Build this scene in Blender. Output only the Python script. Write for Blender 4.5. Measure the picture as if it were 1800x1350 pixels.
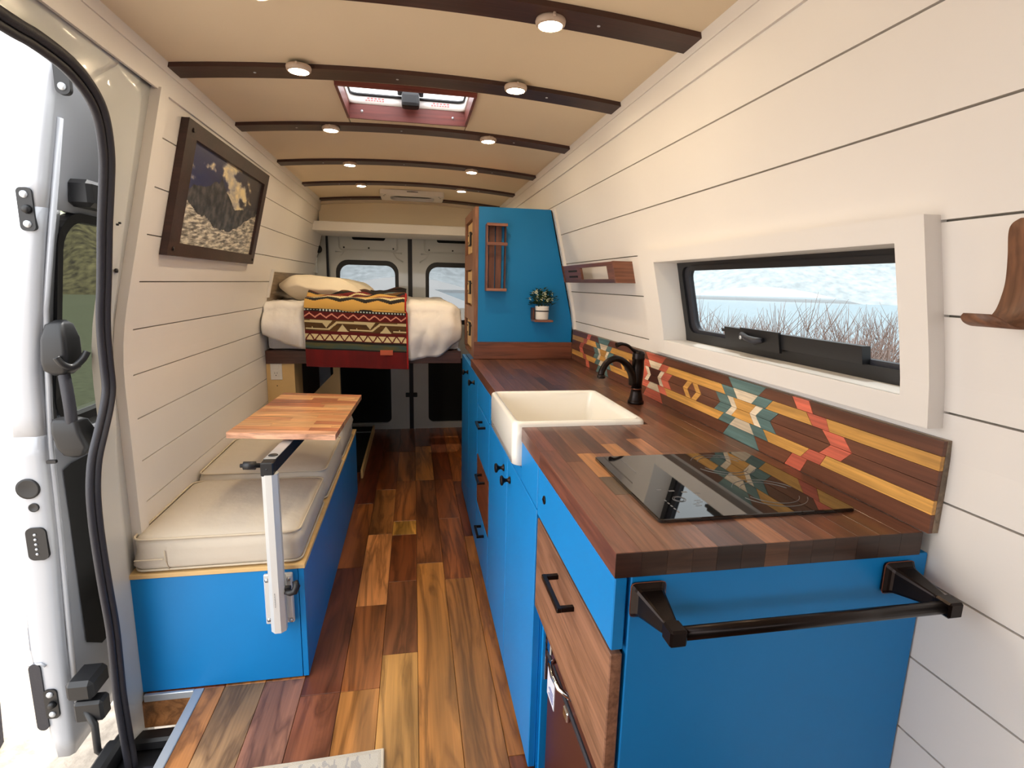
import bpy, bmesh, math, random
from mathutils import Vector, Matrix, noise
random.seed(7)
C = bpy.context.scene.collection
PI = math.pi
for o in list(bpy.data.objects): bpy.data.objects.remove(o)

# ---------------------------------------------------------------- camera
yaw, pit, rol, FPX, CH = 0.18364654, -0.18470894, 0.0237905, 942.5, 1.3
fwd = Vector((math.sin(yaw)*math.cos(pit), math.cos(yaw)*math.cos(pit), math.sin(pit)))
rt = Vector((math.cos(yaw), -math.sin(yaw), 0)); up = rt.cross(fwd)
r2 = rt*math.cos(rol)+up*math.sin(rol); u2 = -rt*math.sin(rol)+up*math.cos(rol)
cam = bpy.data.objects.new('camera', bpy.data.cameras.new('camera')); C.objects.link(cam)
cam.data.sensor_width = 36; cam.data.lens = FPX/1800*36; cam.data.clip_start = 0.02; cam.data.clip_end = 900
cam.matrix_world = Matrix(((r2.x, u2.x, -fwd.x, 0), (r2.y, u2.y, -fwd.y, 0), (r2.z, u2.z, -fwd.z, CH), (0, 0, 0, 1)))
bpy.context.scene.camera = cam
# ---------------------------------------------------------------- light
SKY = 3.6; SUN = 6.0; LAMP = 230.0
vs = bpy.context.scene.view_settings
vs.view_transform = 'Standard'; vs.look = 'None'; vs.gamma = 1; vs.use_curve_mapping = False; vs.exposure = 0.25
w = bpy.data.worlds.new('world'); bpy.context.scene.world = w; w.use_nodes = True
nt = w.node_tree; bg = nt.nodes['Background']; bg.inputs[1].default_value = SKY
tc = nt.nodes.new('ShaderNodeTexCoord'); sp = nt.nodes.new('ShaderNodeSeparateXYZ'); rp = nt.nodes.new('ShaderNodeValToRGB')
nt.links.new(tc.outputs['Generated'], sp.inputs[0]); nt.links.new(sp.outputs[2], rp.inputs[0]); nt.links.new(rp.outputs[0], bg.inputs[0])
rp.color_ramp.elements[0].color = (1, 0.985, 0.97, 1); rp.color_ramp.elements[1].color = (0.90, 0.95, 1, 1)
sd = bpy.data.lights.new('sun', 'SUN'); sun = bpy.data.objects.new('sun', sd); C.objects.link(sun)
sd.energy = SUN; sd.angle = 0.02; sd.color = (1, 0.96, 0.9)
sun.rotation_euler = Vector((0.17, 0.45, 0.87)).to_track_quat('Z', 'Y').to_euler()

# ---------------------------------------------------------------- materials
def s2l(c):
    return tuple((v/255/12.92 if v/255 <= 0.04045 else ((v/255+0.055)/1.055)**2.4) for v in c)+(1,)
def mat(name, col, rough=0.5, metal=0.0, spec=0.5, bump=0.0, bscale=40, var=0.0, vscale=3, emit=None, estr=0, coat=0, objcol=False, vcol=False, stretch=(1, 1, 1)):
    m = bpy.data.materials.new(name); m.use_nodes = True; n = m.node_tree; b = n.nodes['Principled BSDF']
    b.inputs['Base Color'].default_value = s2l(col); b.inputs['Roughness'].default_value = rough
    b.inputs['Metallic'].default_value = metal; b.inputs['Specular IOR Level'].default_value = spec
    b.inputs['Coat Weight'].default_value = coat
    t = n.nodes.new('ShaderNodeTexCoord'); mp = n.nodes.new('ShaderNodeMapping'); mp.inputs['Scale'].default_value = stretch
    n.links.new(t.outputs['Object'], mp.inputs[0])
    src = None
    if vcol:
        a = n.nodes.new('ShaderNodeAttribute'); a.attribute_name = 'Col'; src = a.outputs['Color']
    if objcol:
        a = n.nodes.new('ShaderNodeObjectInfo'); src = a.outputs['Color']
    if var > 0:
        ns = n.nodes.new('ShaderNodeTexNoise'); ns.inputs['Scale'].default_value = vscale; ns.inputs['Detail'].default_value = 5
        n.links.new(mp.outputs[0], ns.inputs[0])
        mr = n.nodes.new('ShaderNodeMapRange'); mr.inputs['From Min'].default_value = .3; mr.inputs['From Max'].default_value = .7
        mr.inputs['To Min'].default_value = 1-var; mr.inputs['To Max'].default_value = 1+var*0.5
        n.links.new(ns.outputs[0], mr.inputs[0])
        mx = n.nodes.new('ShaderNodeVectorMath'); mx.operation = 'SCALE'
        if src is not None: n.links.new(src, mx.inputs[0])
        else: mx.inputs[0].default_value = s2l(col)[:3]
        n.links.new(mr.outputs[0], mx.inputs['Scale']); src = mx.outputs[0]
    if src is not None: n.links.new(src, b.inputs['Base Color'])
    if bump > 0:
        ns = n.nodes.new('ShaderNodeTexNoise'); ns.inputs['Scale'].default_value = bscale; ns.inputs['Detail'].default_value = 4
        n.links.new(mp.outputs[0], ns.inputs[0]); bp = n.nodes.new('ShaderNodeBump'); bp.inputs['Strength'].default_value = bump
        bp.inputs['Distance'].default_value = 0.01
        n.links.new(ns.outputs[0], bp.inputs['Height']); n.links.new(bp.outputs[0], b.inputs['Normal'])
    if emit: b.inputs['Emission Color'].default_value = emit+(1,); b.inputs['Emission Strength'].default_value = estr
    return m
def wood(name, axis='y', dark=0.45, scale=1.0, rough=0.4, streak=0.6, coat=0.0, warp=0.15, fine=0.25, light=1.25):
    """procedural timber: grain runs along the given axis, tinted by the object's own colour"""
    m = bpy.data.materials.new(name); m.use_nodes = True; n = m.node_tree; L = n.links.new; b = n.nodes['Principled BSDF']
    b.inputs['Roughness'].default_value = rough; b.inputs['Coat Weight'].default_value = coat; b.inputs['Coat Roughness'].default_value = 0.15
    t = n.nodes.new('ShaderNodeTexCoord'); oi = n.nodes.new('ShaderNodeObjectInfo')
    off = n.nodes.new('ShaderNodeVectorMath'); off.operation = 'MULTIPLY_ADD'
    rnd = n.nodes.new('ShaderNodeCombineXYZ')
    for i in range(3): L(oi.outputs['Random'], rnd.inputs[i])
    L(rnd.outputs[0], off.inputs[0]); off.inputs[1].default_value = (37, 53, 29); L(t.outputs['Object'], off.inputs[2])
    mp = n.nodes.new('ShaderNodeMapping'); sc = {'x': (1, 9, 9), 'y': (9, 1, 9), 'z': (9, 9, 1)}[axis]
    mp.inputs['Scale'].default_value = tuple(v*scale for v in sc); L(off.outputs[0], mp.inputs[0])
    # big figure
    n0 = n.nodes.new('ShaderNodeTexNoise'); n0.inputs['Scale'].default_value = 0.9; n0.inputs['Detail'].default_value = 2; n0.inputs['Distortion'].default_value = warp*6
    L(mp.outputs[0], n0.inputs[0])
    n1 = n.nodes.new('ShaderNodeTexNoise'); n1.inputs['Scale'].default_value = 2.6; n1.inputs['Detail'].default_value = 6; n1.inputs['Distortion'].default_value = warp*4
    L(mp.outputs[0], n1.inputs[0])
    mp2 = n.nodes.new('ShaderNodeMapping'); sc2 = {'x': (3, 160, 160), 'y': (160, 3, 160), 'z': (160, 160, 3)}[axis]
    mp2.inputs['Scale'].default_value = sc2; L(off.outputs[0], mp2.inputs[0])
    n2 = n.nodes.new('ShaderNodeTexNoise'); n2.inputs['Scale'].default_value = 1.0; n2.inputs['Detail'].default_value = 3; L(mp2.outputs[0], n2.inputs[0])
    r0 = n.nodes.new('ShaderNodeValToRGB'); e = r0.color_ramp.elements
    e[0].position = .40; e[0].color = (light,)*3+(1,); e[1].position = .72; e[1].color = (dark,)*3+(1,)
    L(n0.outputs[0], r0.inputs[0])
    r1 = n.nodes.new('ShaderNodeValToRGB'); e = r1.color_ramp.elements
    e[0].position = .42; e[0].color = (1, 1, 1, 1); e[1].position = .60; e[1].color = (1, 1, 1, 1)
    k = r1.color_ramp.elements.new(.51); k.color = (1-streak, 1-streak*1.05 if streak < .9 else .05, 1-streak*1.1 if streak < .9 else .03, 1)
    L(n1.outputs[0], r1.inputs[0])
    mr = n.nodes.new('ShaderNodeMapRange'); mr.inputs['From Min'].default_value = .3; mr.inputs['From Max'].default_value = .7
    mr.inputs['To Min'].default_value = 1-fine; mr.inputs['To Max'].default_value = 1+fine*.6; L(n2.outputs[0], mr.inputs[0])
    a = n.nodes.new('ShaderNodeVectorMath'); a.operation = 'MULTIPLY'; L(oi.outputs['Color'], a.inputs[0]); L(r0.outputs[0], a.inputs[1])
    c = n.nodes.new('ShaderNodeVectorMath'); c.operation = 'MULTIPLY'; L(a.outputs[0], c.inputs[0]); L(r1.outputs[0], c.inputs[1])
    d = n.nodes.new('ShaderNodeVectorMath'); d.operation = 'SCALE'; L(c.outputs[0], d.inputs[0]); L(mr.outputs[0], d.inputs['Scale'])
    L(d.outputs[0], b.inputs['Base Color'])
    bp = n.nodes.new('ShaderNodeBump'); bp.inputs['Strength'].default_value = .08; bp.inputs['Distance'].default_value = .002
    L(n2.outputs[0], bp.inputs['Height']); L(bp.outputs[0], b.inputs['Normal'])
    return m
def glass(name, tint, rough=0.0, refl=0.06):
    m = bpy.data.materials.new(name); m.use_nodes = True; n = m.node_tree; n.nodes.remove(n.nodes['Principled BSDF'])
    out = n.nodes['Material Output']; tr = n.nodes.new('ShaderNodeBsdfTransparent'); tr.inputs[0].default_value = tint+(1,)
    gl = n.nodes.new('ShaderNodeBsdfGlossy'); gl.inputs['Roughness'].default_value = rough
    mx = n.nodes.new('ShaderNodeMixShader'); fr = n.nodes.new('ShaderNodeLayerWeight'); fr.inputs[0].default_value = .2
    ml = n.nodes.new('ShaderNodeMath'); ml.operation = 'MULTIPLY'; ml.inputs[1].default_value = refl*6
    n.links.new(fr.outputs['Fresnel'], ml.inputs[0])
    n.links.new(ml.outputs[0], mx.inputs[0]); n.links.new(tr.outputs[0], mx.inputs[1]); n.links.new(gl.outputs[0], mx.inputs[2]); n.links.new(mx.outputs[0], out.inputs[0])
    return m

M = {}
M['white'] = mat('white_paint', (228, 222, 216), .38, var=.02)
M['wall_core'] = mat('wall_core', (120, 112, 100), .8, var=.05)
M['ceil'] = mat('ceiling_panel_cream', (232, 214, 184), .6, var=.03, bump=.03, bscale=300)
M['blue'] = mat('blue_paint', (10, 128, 200), .42, spec=.35, var=.04, vscale=6)
M['blue_tall'] = mat('blue_paint_tall', (8, 118, 176), .45, spec=.35, var=.05, vscale=4)
M['black'] = mat('black_plastic', (22, 22, 25), .45, var=.1)
M['rubber'] = mat('black_rubber', (38, 38, 46), .55, bump=.1, bscale=200)
M['bronze'] = mat('dark_bronze', (34, 26, 24), .28, metal=.75, var=.15, vscale=20)
M['bronze_edge'] = mat('copper_edge', (150, 84, 58), .3, metal=.8, var=.1)
M['alu'] = mat('aluminium', (196, 200, 206), .35, metal=.55, var=.06, vscale=8)
M['aluw'] = mat('white_aluminium', (218, 218, 216), .35, metal=.25, var=.03)
M['chrome'] = mat('chrome', (215, 215, 215), .15, metal=1)
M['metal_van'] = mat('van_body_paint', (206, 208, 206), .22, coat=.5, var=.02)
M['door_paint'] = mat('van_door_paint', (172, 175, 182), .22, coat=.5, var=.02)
M['ply'] = mat('birch_plywood', (222, 186, 128), .55, var=.12, vscale=3, stretch=(1, 8, 1))
M['dark'] = mat('dark_cavity', (12, 12, 13), .8, var=.2)
M['ceramic'] = mat('white_fireclay', (240, 236, 228), .12, coat=.6, var=.01)
M['cushion'] = mat('beige_cushion_cloth', (205, 194, 178), .8, bump=.25, bscale=25, var=.04)
M['piping'] = mat('beige_piping', (206, 192, 170), .8, var=.05)
M['sheet'] = mat('white_bedding', (240, 235, 232), .85, bump=1, bscale=7, var=.02)
M['pillow'] = mat('cream_pillow_cloth', (232, 220, 200), .85, bump=.4, bscale=9, var=.03)
M['black_glass'] = mat('black_ceramic_glass', (8, 8, 9), .03, spec=.9, coat=.4, var=.1)
M['print'] = mat('white_print', (120, 120, 122), .4, var=.02)
M['leaf'] = mat('green_leaf', (38, 66, 32), .4, var=.4, vscale=60)
M['flower'] = mat('white_flower', (225, 225, 190), .6, var=.05)
M['lens'] = mat('lamp_lens', (255, 240, 215), .4, emit=(1, .80, .52), estr=LAMP, var=.01)
M['ring'] = mat('lamp_ring', (196, 176, 160), .4, var=.02)
M['vcol'] = mat('woven_blanket', (255, 255, 255), .9, vcol=True, bump=.3, bscale=500)
M['vprint'] = mat('framed_print', (255, 255, 255), .35, vcol=True, bump=.01, bscale=500)
M['rug'] = mat('rug_pile', (255, 255, 255), .95, vcol=True, bump=.5, bscale=500)
M['maroon'] = mat('maroon_fridge_door', (70, 30, 24), .35, var=.04)
M['leather'] = mat('tan_leather', (186, 84, 52), .6, bump=.2, bscale=200)
M['fabric_dark'] = mat('dark_fabric', (38, 34, 46), .9, bump=.6, bscale=60, var=.2)
M['sticker'] = mat('white_sticker', (228, 230, 240), .4, var=.02)
M['blue_ink'] = mat('blue_ink', (50, 60, 150), .5, var=.02)
M['red_ink'] = mat('red_ink', (196, 120, 120), .5, var=.02)
M['grey_ink'] = mat('grey_ink', (110, 110, 112), .5, var=.02)
M['glass_dark'] = glass('privacy_glass', (.105, .112, .10))
M['glass_rear'] = glass('rear_glass', (.36, .37, .375))
M['glass_side'] = glass('side_glass', (.27, .29, .295))
M['glass_clear'] = glass('roof_glass', (.85, .85, .9))
M['acacia'] = wood('acacia_floor', 'y', dark=.42, scale=.5, rough=.30, streak=.5, warp=.30, fine=.16, light=1.25)
M['walnut_y'] = wood('walnut_along', 'y', dark=.7, scale=1.5, rough=.36, streak=.3, warp=.08, coat=.25)
M['walnut_x'] = wood('walnut_across', 'x', dark=.7, scale=1.5, rough=.36, streak=.3, warp=.08, coat=.2)
M['walnut_z'] = wood('walnut_upright', 'z', dark=.7, scale=1.5, rough=.5, streak=.3, warp=.08)
M['rib'] = wood('stained_rib', 'x', dark=.7, scale=1.2, rough=.5, streak=.2, warp=.05, coat=.08)
M['tile'] = wood('mosaic_wood', 'y', dark=.85, scale=2.5, rough=.4, streak=.12, warp=.05, coat=.1)
M['gravel'] = mat('gravel', (186, 172, 156), .95, bump=1, bscale=30, var=.35, vscale=14)
M['lake'] = mat('lake_water', (150, 176, 188), .25, bump=.6, bscale=3, var=.15, vscale=2)
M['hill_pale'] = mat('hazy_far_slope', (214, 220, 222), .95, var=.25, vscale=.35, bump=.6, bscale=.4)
M['hill_olive'] = mat('dry_grass_slope', (160, 150, 104), .95, var=.9, vscale=1.6, bump=1, bscale=2)
M['grass'] = mat('short_grass', (142, 150, 118), .95, var=.35, vscale=9, bump=1, bscale=20)
M['twig'] = mat('bare_twigs', (176, 150, 140), .9, var=.2)

# ---------------------------------------------------------------- mesh helpers
class G:
    def __init__(s): s.bm = bmesh.new()
    def box(s, x0, x1, y0, y1, z0, z1, bev=0.0, seg=1):
        b = bmesh.new() if bev else s.bm
        v = [b.verts.new((x, y, z)) for x in (x0, x1) for y in (y0, y1) for z in (z0, z1)]
        for f in ((0, 1, 3, 2), (4, 6, 7, 5), (0, 4, 5, 1), (2, 3, 7, 6), (0, 2, 6, 4), (1, 5, 7, 3)): b.faces.new([v[i] for i in f])
        if bev:
            bmesh.ops.bevel(b, geom=list(b.edges), offset=bev, segments=seg, affect='EDGES', profile=.6)
            s.merge(b)
        return s
    def merge(s, b, mtx=None):
        if mtx is not None: b.transform(mtx)
        mp = {v: s.bm.verts.new(v.co) for v in b.verts}
        for f in b.faces:
            try: nf = s.bm.faces.new([mp[v] for v in f.verts]); nf.smooth = f.smooth
            except ValueError: pass
        b.free(); return s
    def prism(s, pts, vec):
        vec = Vector(vec); a = [s.bm.verts.new(p) for p in pts]; b = [s.bm.verts.new(Vector(p)+vec) for p in pts]
        n = len(pts); s.bm.faces.new(a[::-1]); s.bm.faces.new(b)
        for i in range(n): s.bm.faces.new((a[i], a[(i+1) % n], b[(i+1) % n], b[i]))
        return s
    def loft(s, loops, cap0=True, cap1=True, closed=True, ring=False, smooth=True):
        R = [[s.bm.verts.new(p) for p in l] for l in loops]
        m = len(R)
        for i in range(m if ring else m-1):
            A, B = R[i], R[(i+1) % m]; n = len(A)
            for j in range(n if closed else n-1):
                f = s.bm.faces.new((A[j], A[(j+1) % n], B[(j+1) % n], B[j])); f.smooth = smooth
        if cap0 and not ring: s.bm.faces.new(R[0][::-1])
        if cap1 and not ring: s.bm.faces.new(R[-1])
        return s
    def tube(s, path, r, n=10, closed=False, flat=1.0):
        P = [Vector(p) for p in path]; m = len(P); rs = r if isinstance(r, (list, tuple)) else [r]*m
        T = []
        for i in range(m):
            a = P[(i-1) % m] if (closed or i) else P[i]; b = P[(i+1) % m] if (closed or i < m-1) else P[i]
            T.append((b-a).normalized())
        N = T[0].orthogonal().normalized(); loops = []
        for i in range(m):
            N = (N-T[i]*N.dot(T[i])).normalized(); B = T[i].cross(N)
            loops.append([P[i]+N*math.cos(2*PI*k/n)*rs[i]+B*math.sin(2*PI*k/n)*rs[i]*flat for k in range(n)])
        return s.loft(loops, ring=closed)
    def lathe(s, prof, c=(0, 0, 0), ax=(0, 0, 1), n=20, smooth=True):
        ax = Vector(ax).normalized(); a = ax.orthogonal().normalized(); b = ax.cross(a); c = Vector(c)
        return s.loft([[c+ax*h+(a*math.cos(2*PI*k/n)+b*math.sin(2*PI*k/n))*max(r, 1e-4) for k in range(n)] for r, h in prof], smooth=smooth)
    def grid(s, fn, nu, nv, smooth=True):
        R = [[s.bm.verts.new(fn(i/nu, j/nv)) for j in range(nv+1)] for i in range(nu+1)]
        for i in range(nu):
            for j in range(nv):
                f = s.bm.faces.new((R[i][j], R[i+1][j], R[i+1][j+1], R[i][j+1])); f.smooth = smooth
        return s
def lnk(name, data, parent):
    o = bpy.data.objects.new(name, data); C.objects.link(o)
    if parent is not None: o.parent = parent
    return o
def org(p):
    v = Vector((0, 0, 0))
    while p is not None: v += p.location; p = p.parent
    return v
def part(name, g, m, parent=None, col=None, label=None, fixn=True):
    bm = g.bm
    if fixn: bmesh.ops.recalc_face_normals(bm, faces=bm.faces)
    d = org(parent)
    if parent is None and bm.verts:
        xs = [v.co for v in bm.verts]; n = len(xs)
        lo = Vector([min(v[i] for v in xs) for i in range(3)]); hi = Vector([max(v[i] for v in xs) for i in range(3)])
        d = Vector(((lo.x+hi.x)/2, (lo.y+hi.y)/2, lo.z))
    elif bm.verts:
        pass
    for v in bm.verts: v.co -= d
    me = bpy.data.meshes.new(name); bm.to_mesh(me); bm.free()
    me.materials.append(M[m] if isinstance(m, str) else m)
    o = lnk(name, me, parent)
    if parent is None: o.location = d
    if col is not None: o.color = s2l(col)
    if label: o['label'] = label
    return o
def tag(o, label, cat, group=None, kind=None):
    o['label'] = label
    if cat: o['category'] = cat
    if group: o['group'] = group
    if kind: o['kind'] = kind
    return o
def thing(name, loc, label, cat, group=None):
    o = bpy.data.objects.new(name, None); C.objects.link(o); o.location = loc; o.empty_display_size = .05
    return tag(o, label, cat, group)
def struct(o, label=None):
    o['kind'] = 'structure'
    if label: o['label'] = label
    return o
def bx(*a, **k): return G().box(*a, **k)
def rrect(cx, cy, hx, hy, r, n=6):
    r = max(min(r, hx, hy), 1e-4); out = []
    for q, (sx, sy) in enumerate(((1, 1), (-1, 1), (-1, -1), (1, -1))):
        for k in range(n+1):
            a = PI/2*(q+k/n); out.append((cx+sx*(hx-r)+r*math.cos(a), cy+sy*(hy-r)+r*math.sin(a)))
    return out
# van side-wall profile
SL = .137/.57
def XW(z): return .845 if z <= .98 else (.845-SL*(z-.98)**2/.48 if z < 1.22 else .845-(z-1.1)*SL)
def W(side, y, z, off=0): return Vector((side*(XW(z)-off), y, z))
def wbox(g, side, y0, y1, z0, z1, o0, o1):
    zs = [z0]+[q for q in (.98, 1.04, 1.10, 1.16, 1.22) if z0+.005 < q < z1-.005]+[z1]
    pts = [W(side, y0, z, o0) for z in zs]+[W(side, y0, z, o1) for z in zs[::-1]]
    return g.prism(pts, (0, y1-y0, 0))
def ceilz(x): return 1.905-.035*(x/.66)**2

# ================================================================ SETTING
# ---- floor
floor = struct(part('floor', bx(-.69, .845, -.9, 4.76, -.10, -.012).box(-.845, -.69, 1.66, 4.76, -.10, -.012), 'wall_core'), 'wide acacia plank floor of the camper')
AC = [(156, 88, 42), (142, 74, 34), (168, 100, 48), (122, 60, 32), (132, 70, 36), (174, 108, 52), (114, 56, 32), (160, 92, 44)]
known = {-4: [1.66, 2.36, 3.1], -3: [1.05, 1.578, 2.358, 3.09], -2: [1.30, 1.578, 2.045, 2.68, 3.3, 4.08], -1: [1.25, 1.735, 2.21, 2.66, 2.827, 3.44, 4.07],
         0: [1.0, 2.352, 3.44, 4.2], 1: [.9, 2.2, 2.83, 3.44], 2: [1.26, 2.6, 3.4]}
colk = {(-2, 2.3): (206, 150, 78), (-1, 2.74): (206, 150, 74), (-1, 1.5): (188, 126, 66), (-1, 2.9): (150, 92, 52), (-1, 1.95): (128, 74, 42),
        (-1, 2.4): (132, 68, 34), (0, 1.5): (180, 116, 56), (1, 1.5): (162, 98, 48), (-3, 1.9): (108, 60, 38), (-2, 1.8): (150, 88, 44),
        (-2, 1.45): (182, 124, 66), (-3, 1.3): (132, 84, 54), (-6, 1.3): (150, 104, 62), (1, 2.5): (150, 84, 42), (-4, 1.3): (150, 104, 76), (-5, 1.3): (168, 124, 84), (-2, 2.9): (150, 96, 52), (0, 2.9): (138, 84, 46), (2, 2.0): (156, 94, 46)}
rnd = random.Random(3)
for row in range(-7, 7):
    x0 = .003+row*.1227; x1 = x0+.1227
    js = known.get(row)
    if js is None:
        js = []; y = rnd.uniform(-.6, 0)
        while y < 4.7: js.append(y); y += rnd.uniform(.5, 1.1)
    ys = sorted(set([-.9]+js+[4.755]+([1.66] if x0 < -.61 else [])))
    for a, b in zip(ys, ys[1:]):
        xa = max(x0, -.845); xb = min(x1, .845)
        if a < 1.655 and xa < -.672: xa = -.672
        if xb-xa < .02: continue
        c = rnd.choice(AC)
        for (rr, yy), cc in colk.items():
            if rr == row and a < yy < b: c = cc
        c = tuple(v*rnd.uniform(.94, 1.06) for v in c)
        part('plank', bx(xa+.0006, xb-.0006, a+.0006, b-.0006, -.012, rnd.uniform(-.0003, .0003), bev=.0012), 'acacia', floor, c)
g = G().box(-.70, -.672, -.6, 1.66, -.05, .003, bev=.002)
struct(part('trim_1', g, 'alu'), 'aluminium edge strip along the plank floor by the side door step')
g = G().box(-.845, -.70, 1.648, 1.66, -.02, .004, bev=.002)
struct(part('trim_2', g, 'alu'), 'aluminium strip under the front of the blue bench')
t3 = struct(part('trim_3', bx(-.86, -.70, 1.652, 1.664, -.115, -.02, bev=.001), 'acacia', None, (190, 130, 80)), 'wooden riser below the bench beside the door step')

# ---- side walls: core with window opening + shiplap planks
def wall_core(name, side, segs, lab):
    g = G()
    for s in segs: wbox(g, side, *s, -.012, -.06)
    return struct(part(name, g, 'wall_core'), lab)
wr = wall_core('wall_right', 1, [(-.9, .72, -.1, 1.9), (.72, 1.70, -.1, 1.12), (.72, 1.70, 1.39, 1.9), (1.70, 4.76, -.1, 1.9)], 'right side wall clad in white shiplap')
wl = wall_core('wall_left', -1, [(1.70, 4.76, -.1, 1.9), (-.9, 1.70, 1.84, 1.9), (-.9, .22, -.1, 1.15), (-.9, .22, 1.5, 1.84), (.10, .22, 1.15, 1.5)], 'left side wall clad in white shiplap')
def plank(side, y0, y1, z0, z1, par):
    g = G(); wbox(g, side, y0, y1, z0+.0018, z1-.0018, 0, -.012); part('plank', g, 'white', par)
zr = [-.1, .11, .255, .398, .540, .678, .824, .967, 1.114, 1.267, 1.406, 1.548, 1.688, 1.80]
for a, b in zip(zr, zr[1:]):
    if b <= 1.12 or a >= 1.40: plank(1, -.9, 4.70, a, b, wr)
    else:
        plank(1, -.9, .75, a, b, wr); plank(1, 1.66, 4.70, a, b, wr)
zl = [.17, .31, .45, .588, .724, .860, .997, 1.137, 1.280, 1.418, 1.553, 1.688, 1.80]
for a, b in zip(zl, zl[1:]):
    y1 = 4.62 if a > 1.3 else 4.70
    plank(-1, 1.765, y1, a, b, wl)
# ceiling-edge trims
for k, (side, lab) in enumerate(((1, 'white cove board where the right wall meets the ceiling'), (-1, 'white cove board where the left wall meets the ceiling'))):
    g = G(); wbox(g, side, -.9, 4.70, 1.795, 1.885, .007, 0); wbox(g, side, -.9, 4.70, 1.845, 1.885, .011, .007)
    struct(part('trim_%d' % (4+k), g, 'white'), lab)
# left post board next to the door
g = G(); wbox(g, -1, 1.715, 1.765, -.1, 1.80, .014, -.03)
struct(part('trim_6', g, 'white'), 'white upright board closing the shiplap beside the side door')
# small corner bead at the right side of tall cabinet
g = G(); wbox(g, 1, 2.715, 2.742, 1.072, 1.675, .014, 0)
struct(part('trim_7', g, 'white'), 'narrow white bead beside the tall blue cabinet')
# ---- ceiling
g = G()
def cl(x0, x1, y0, y1, t=.01):
    n = max(2, int((x1-x0)/.06)); low = [(x0+(x1-x0)*i/n) for i in range(n+1)]
    return [(x, y0, ceilz(x)) for x in low]+[(x, y0, ceilz(x)+t) for x in low[::-1]], (0, y1-y0, 0)
top = G().box(-.72, -.25, -.9, 4.76, 1.925, 1.96).box(.225, .72, -.9, 4.76, 1.925, 1.96).box(-.25, .225, -.9, 1.86, 1.925, 1.96).box(-.25, .225, 2.215, 4.76, 1.925, 1.96)
ceiling = struct(part('ceiling', top, 'wall_core'), 'cream panelled van ceiling')
RY = [1.29, 1.78, 2.35, 2.99, 3.60, 4.22]
edges = [-.9, -.3, .5]+RY+[4.30]
for a, b in zip(edges, edges[1:]):
    if a == 1.78:
        parts_ = [(-.675, -.234, a, b), (.211, .675, a, b), (-.232, .209, a, 1.862), (-.232, .209, 2.212, b)]
    else: parts_ = [(-.675, .675, a, b)]
    for q in parts_:
        p, v = cl(q[0]+.001, q[1]-.001, q[2]+.001, q[3]-.001); part('panel', G().prism(p, v), 'ceil', ceiling)
for i, y in enumerate(RY):
    g = G(); hw = .043
    p, v = cl(-.668, .668, y-hw, y+hw, .0)
    n = len(p)//2; lo = [(a, b, c-.012) for a, b, c in p[:n]]; pts = lo+[(a, b, c+.001) for a, b, c in p[:n]][::-1]
    g.prism(pts, v)
    o = part('trim_%d' % (8+i), g, 'rib', None, (62, 34, 26)); struct(o, ['dark stained ceiling rib nearest the camera', 'dark ceiling rib in front of the roof vent', 'dark ceiling rib behind the roof vent', 'fourth dark ceiling rib from the front', 'fifth dark ceiling rib from the front', 'dark ceiling rib over the header at the rear'][i])
    for x in (-.44, -.04, .42):
        part('screw', G().lathe([(.0001, -.002), (.004, -.001), (.004, .002)], (x, y, ceilz(x)-.012), n=8), 'alu', o)
    if i == 5:
        p2, v2 = cl(-.66, .66, y+.043, y+.10, .0)
        part('fascia', G().prism([(a, b, c-.03) for a, b, c in p2[:n]]+[(a, b, c) for a, b, c in p2[:n]][::-1], v2), 'ceil', o)
# added unseen front wall, its slot sized to cut light from the front
struct(part('wall_front_blocker', bx(-.9, .9, -.98, -.9, -.1, 1.2).box(-.9, .9, -.98, -.9, 1.45, 1.93), 'wall_core'), 'added front wall behind the camera, shaped to hold back light')

# ---- rear wall (body frame), header
g = G()
g.box(-.93, -.70, 4.72, 4.80, -.1, 1.93).box(.70, .93, 4.72, 4.80, -.1, 1.93).box(-.70, -.66, 4.785, 4.80, -.1, 1.93).box(.66, .70, 4.785, 4.80, -.1, 1.93).box(-.70, .70, 4.72, 4.80, 1.73, 1.93).box(-.70, .70, 4.72, 4.80, -.1, -.005)
rear = struct(part('wall_rear', g, 'metal_van'), 'white painted body frame around the rear doors')
part('seal', G().tube([(-.69, 4.715, 0), (-.69, 4.715, 1.72), (.69, 4.715, 1.72), (.69, 4.715, 0)], .012, n=6), 'rubber', rear)
part('header_board', bx(-.735, .70, 4.20, 4.72, 1.648, 1.715, bev=.003), 'white', rear)
part('header_panel', bx(-.68, .68, 4.31, 4.33, 1.715, 1.875), 'ceil', rear)
part('corner_board', bx(-.80, -.765, 4.62, 4.70, 1.35, 1.66), 'metal_van', rear)
part('grommet', G().lathe([(.001, -.02), (.028, -.015), (.03, .0)], (-.735, 4.60, 1.535), (1, -1, 0), n=14), 'black', rear)

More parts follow.
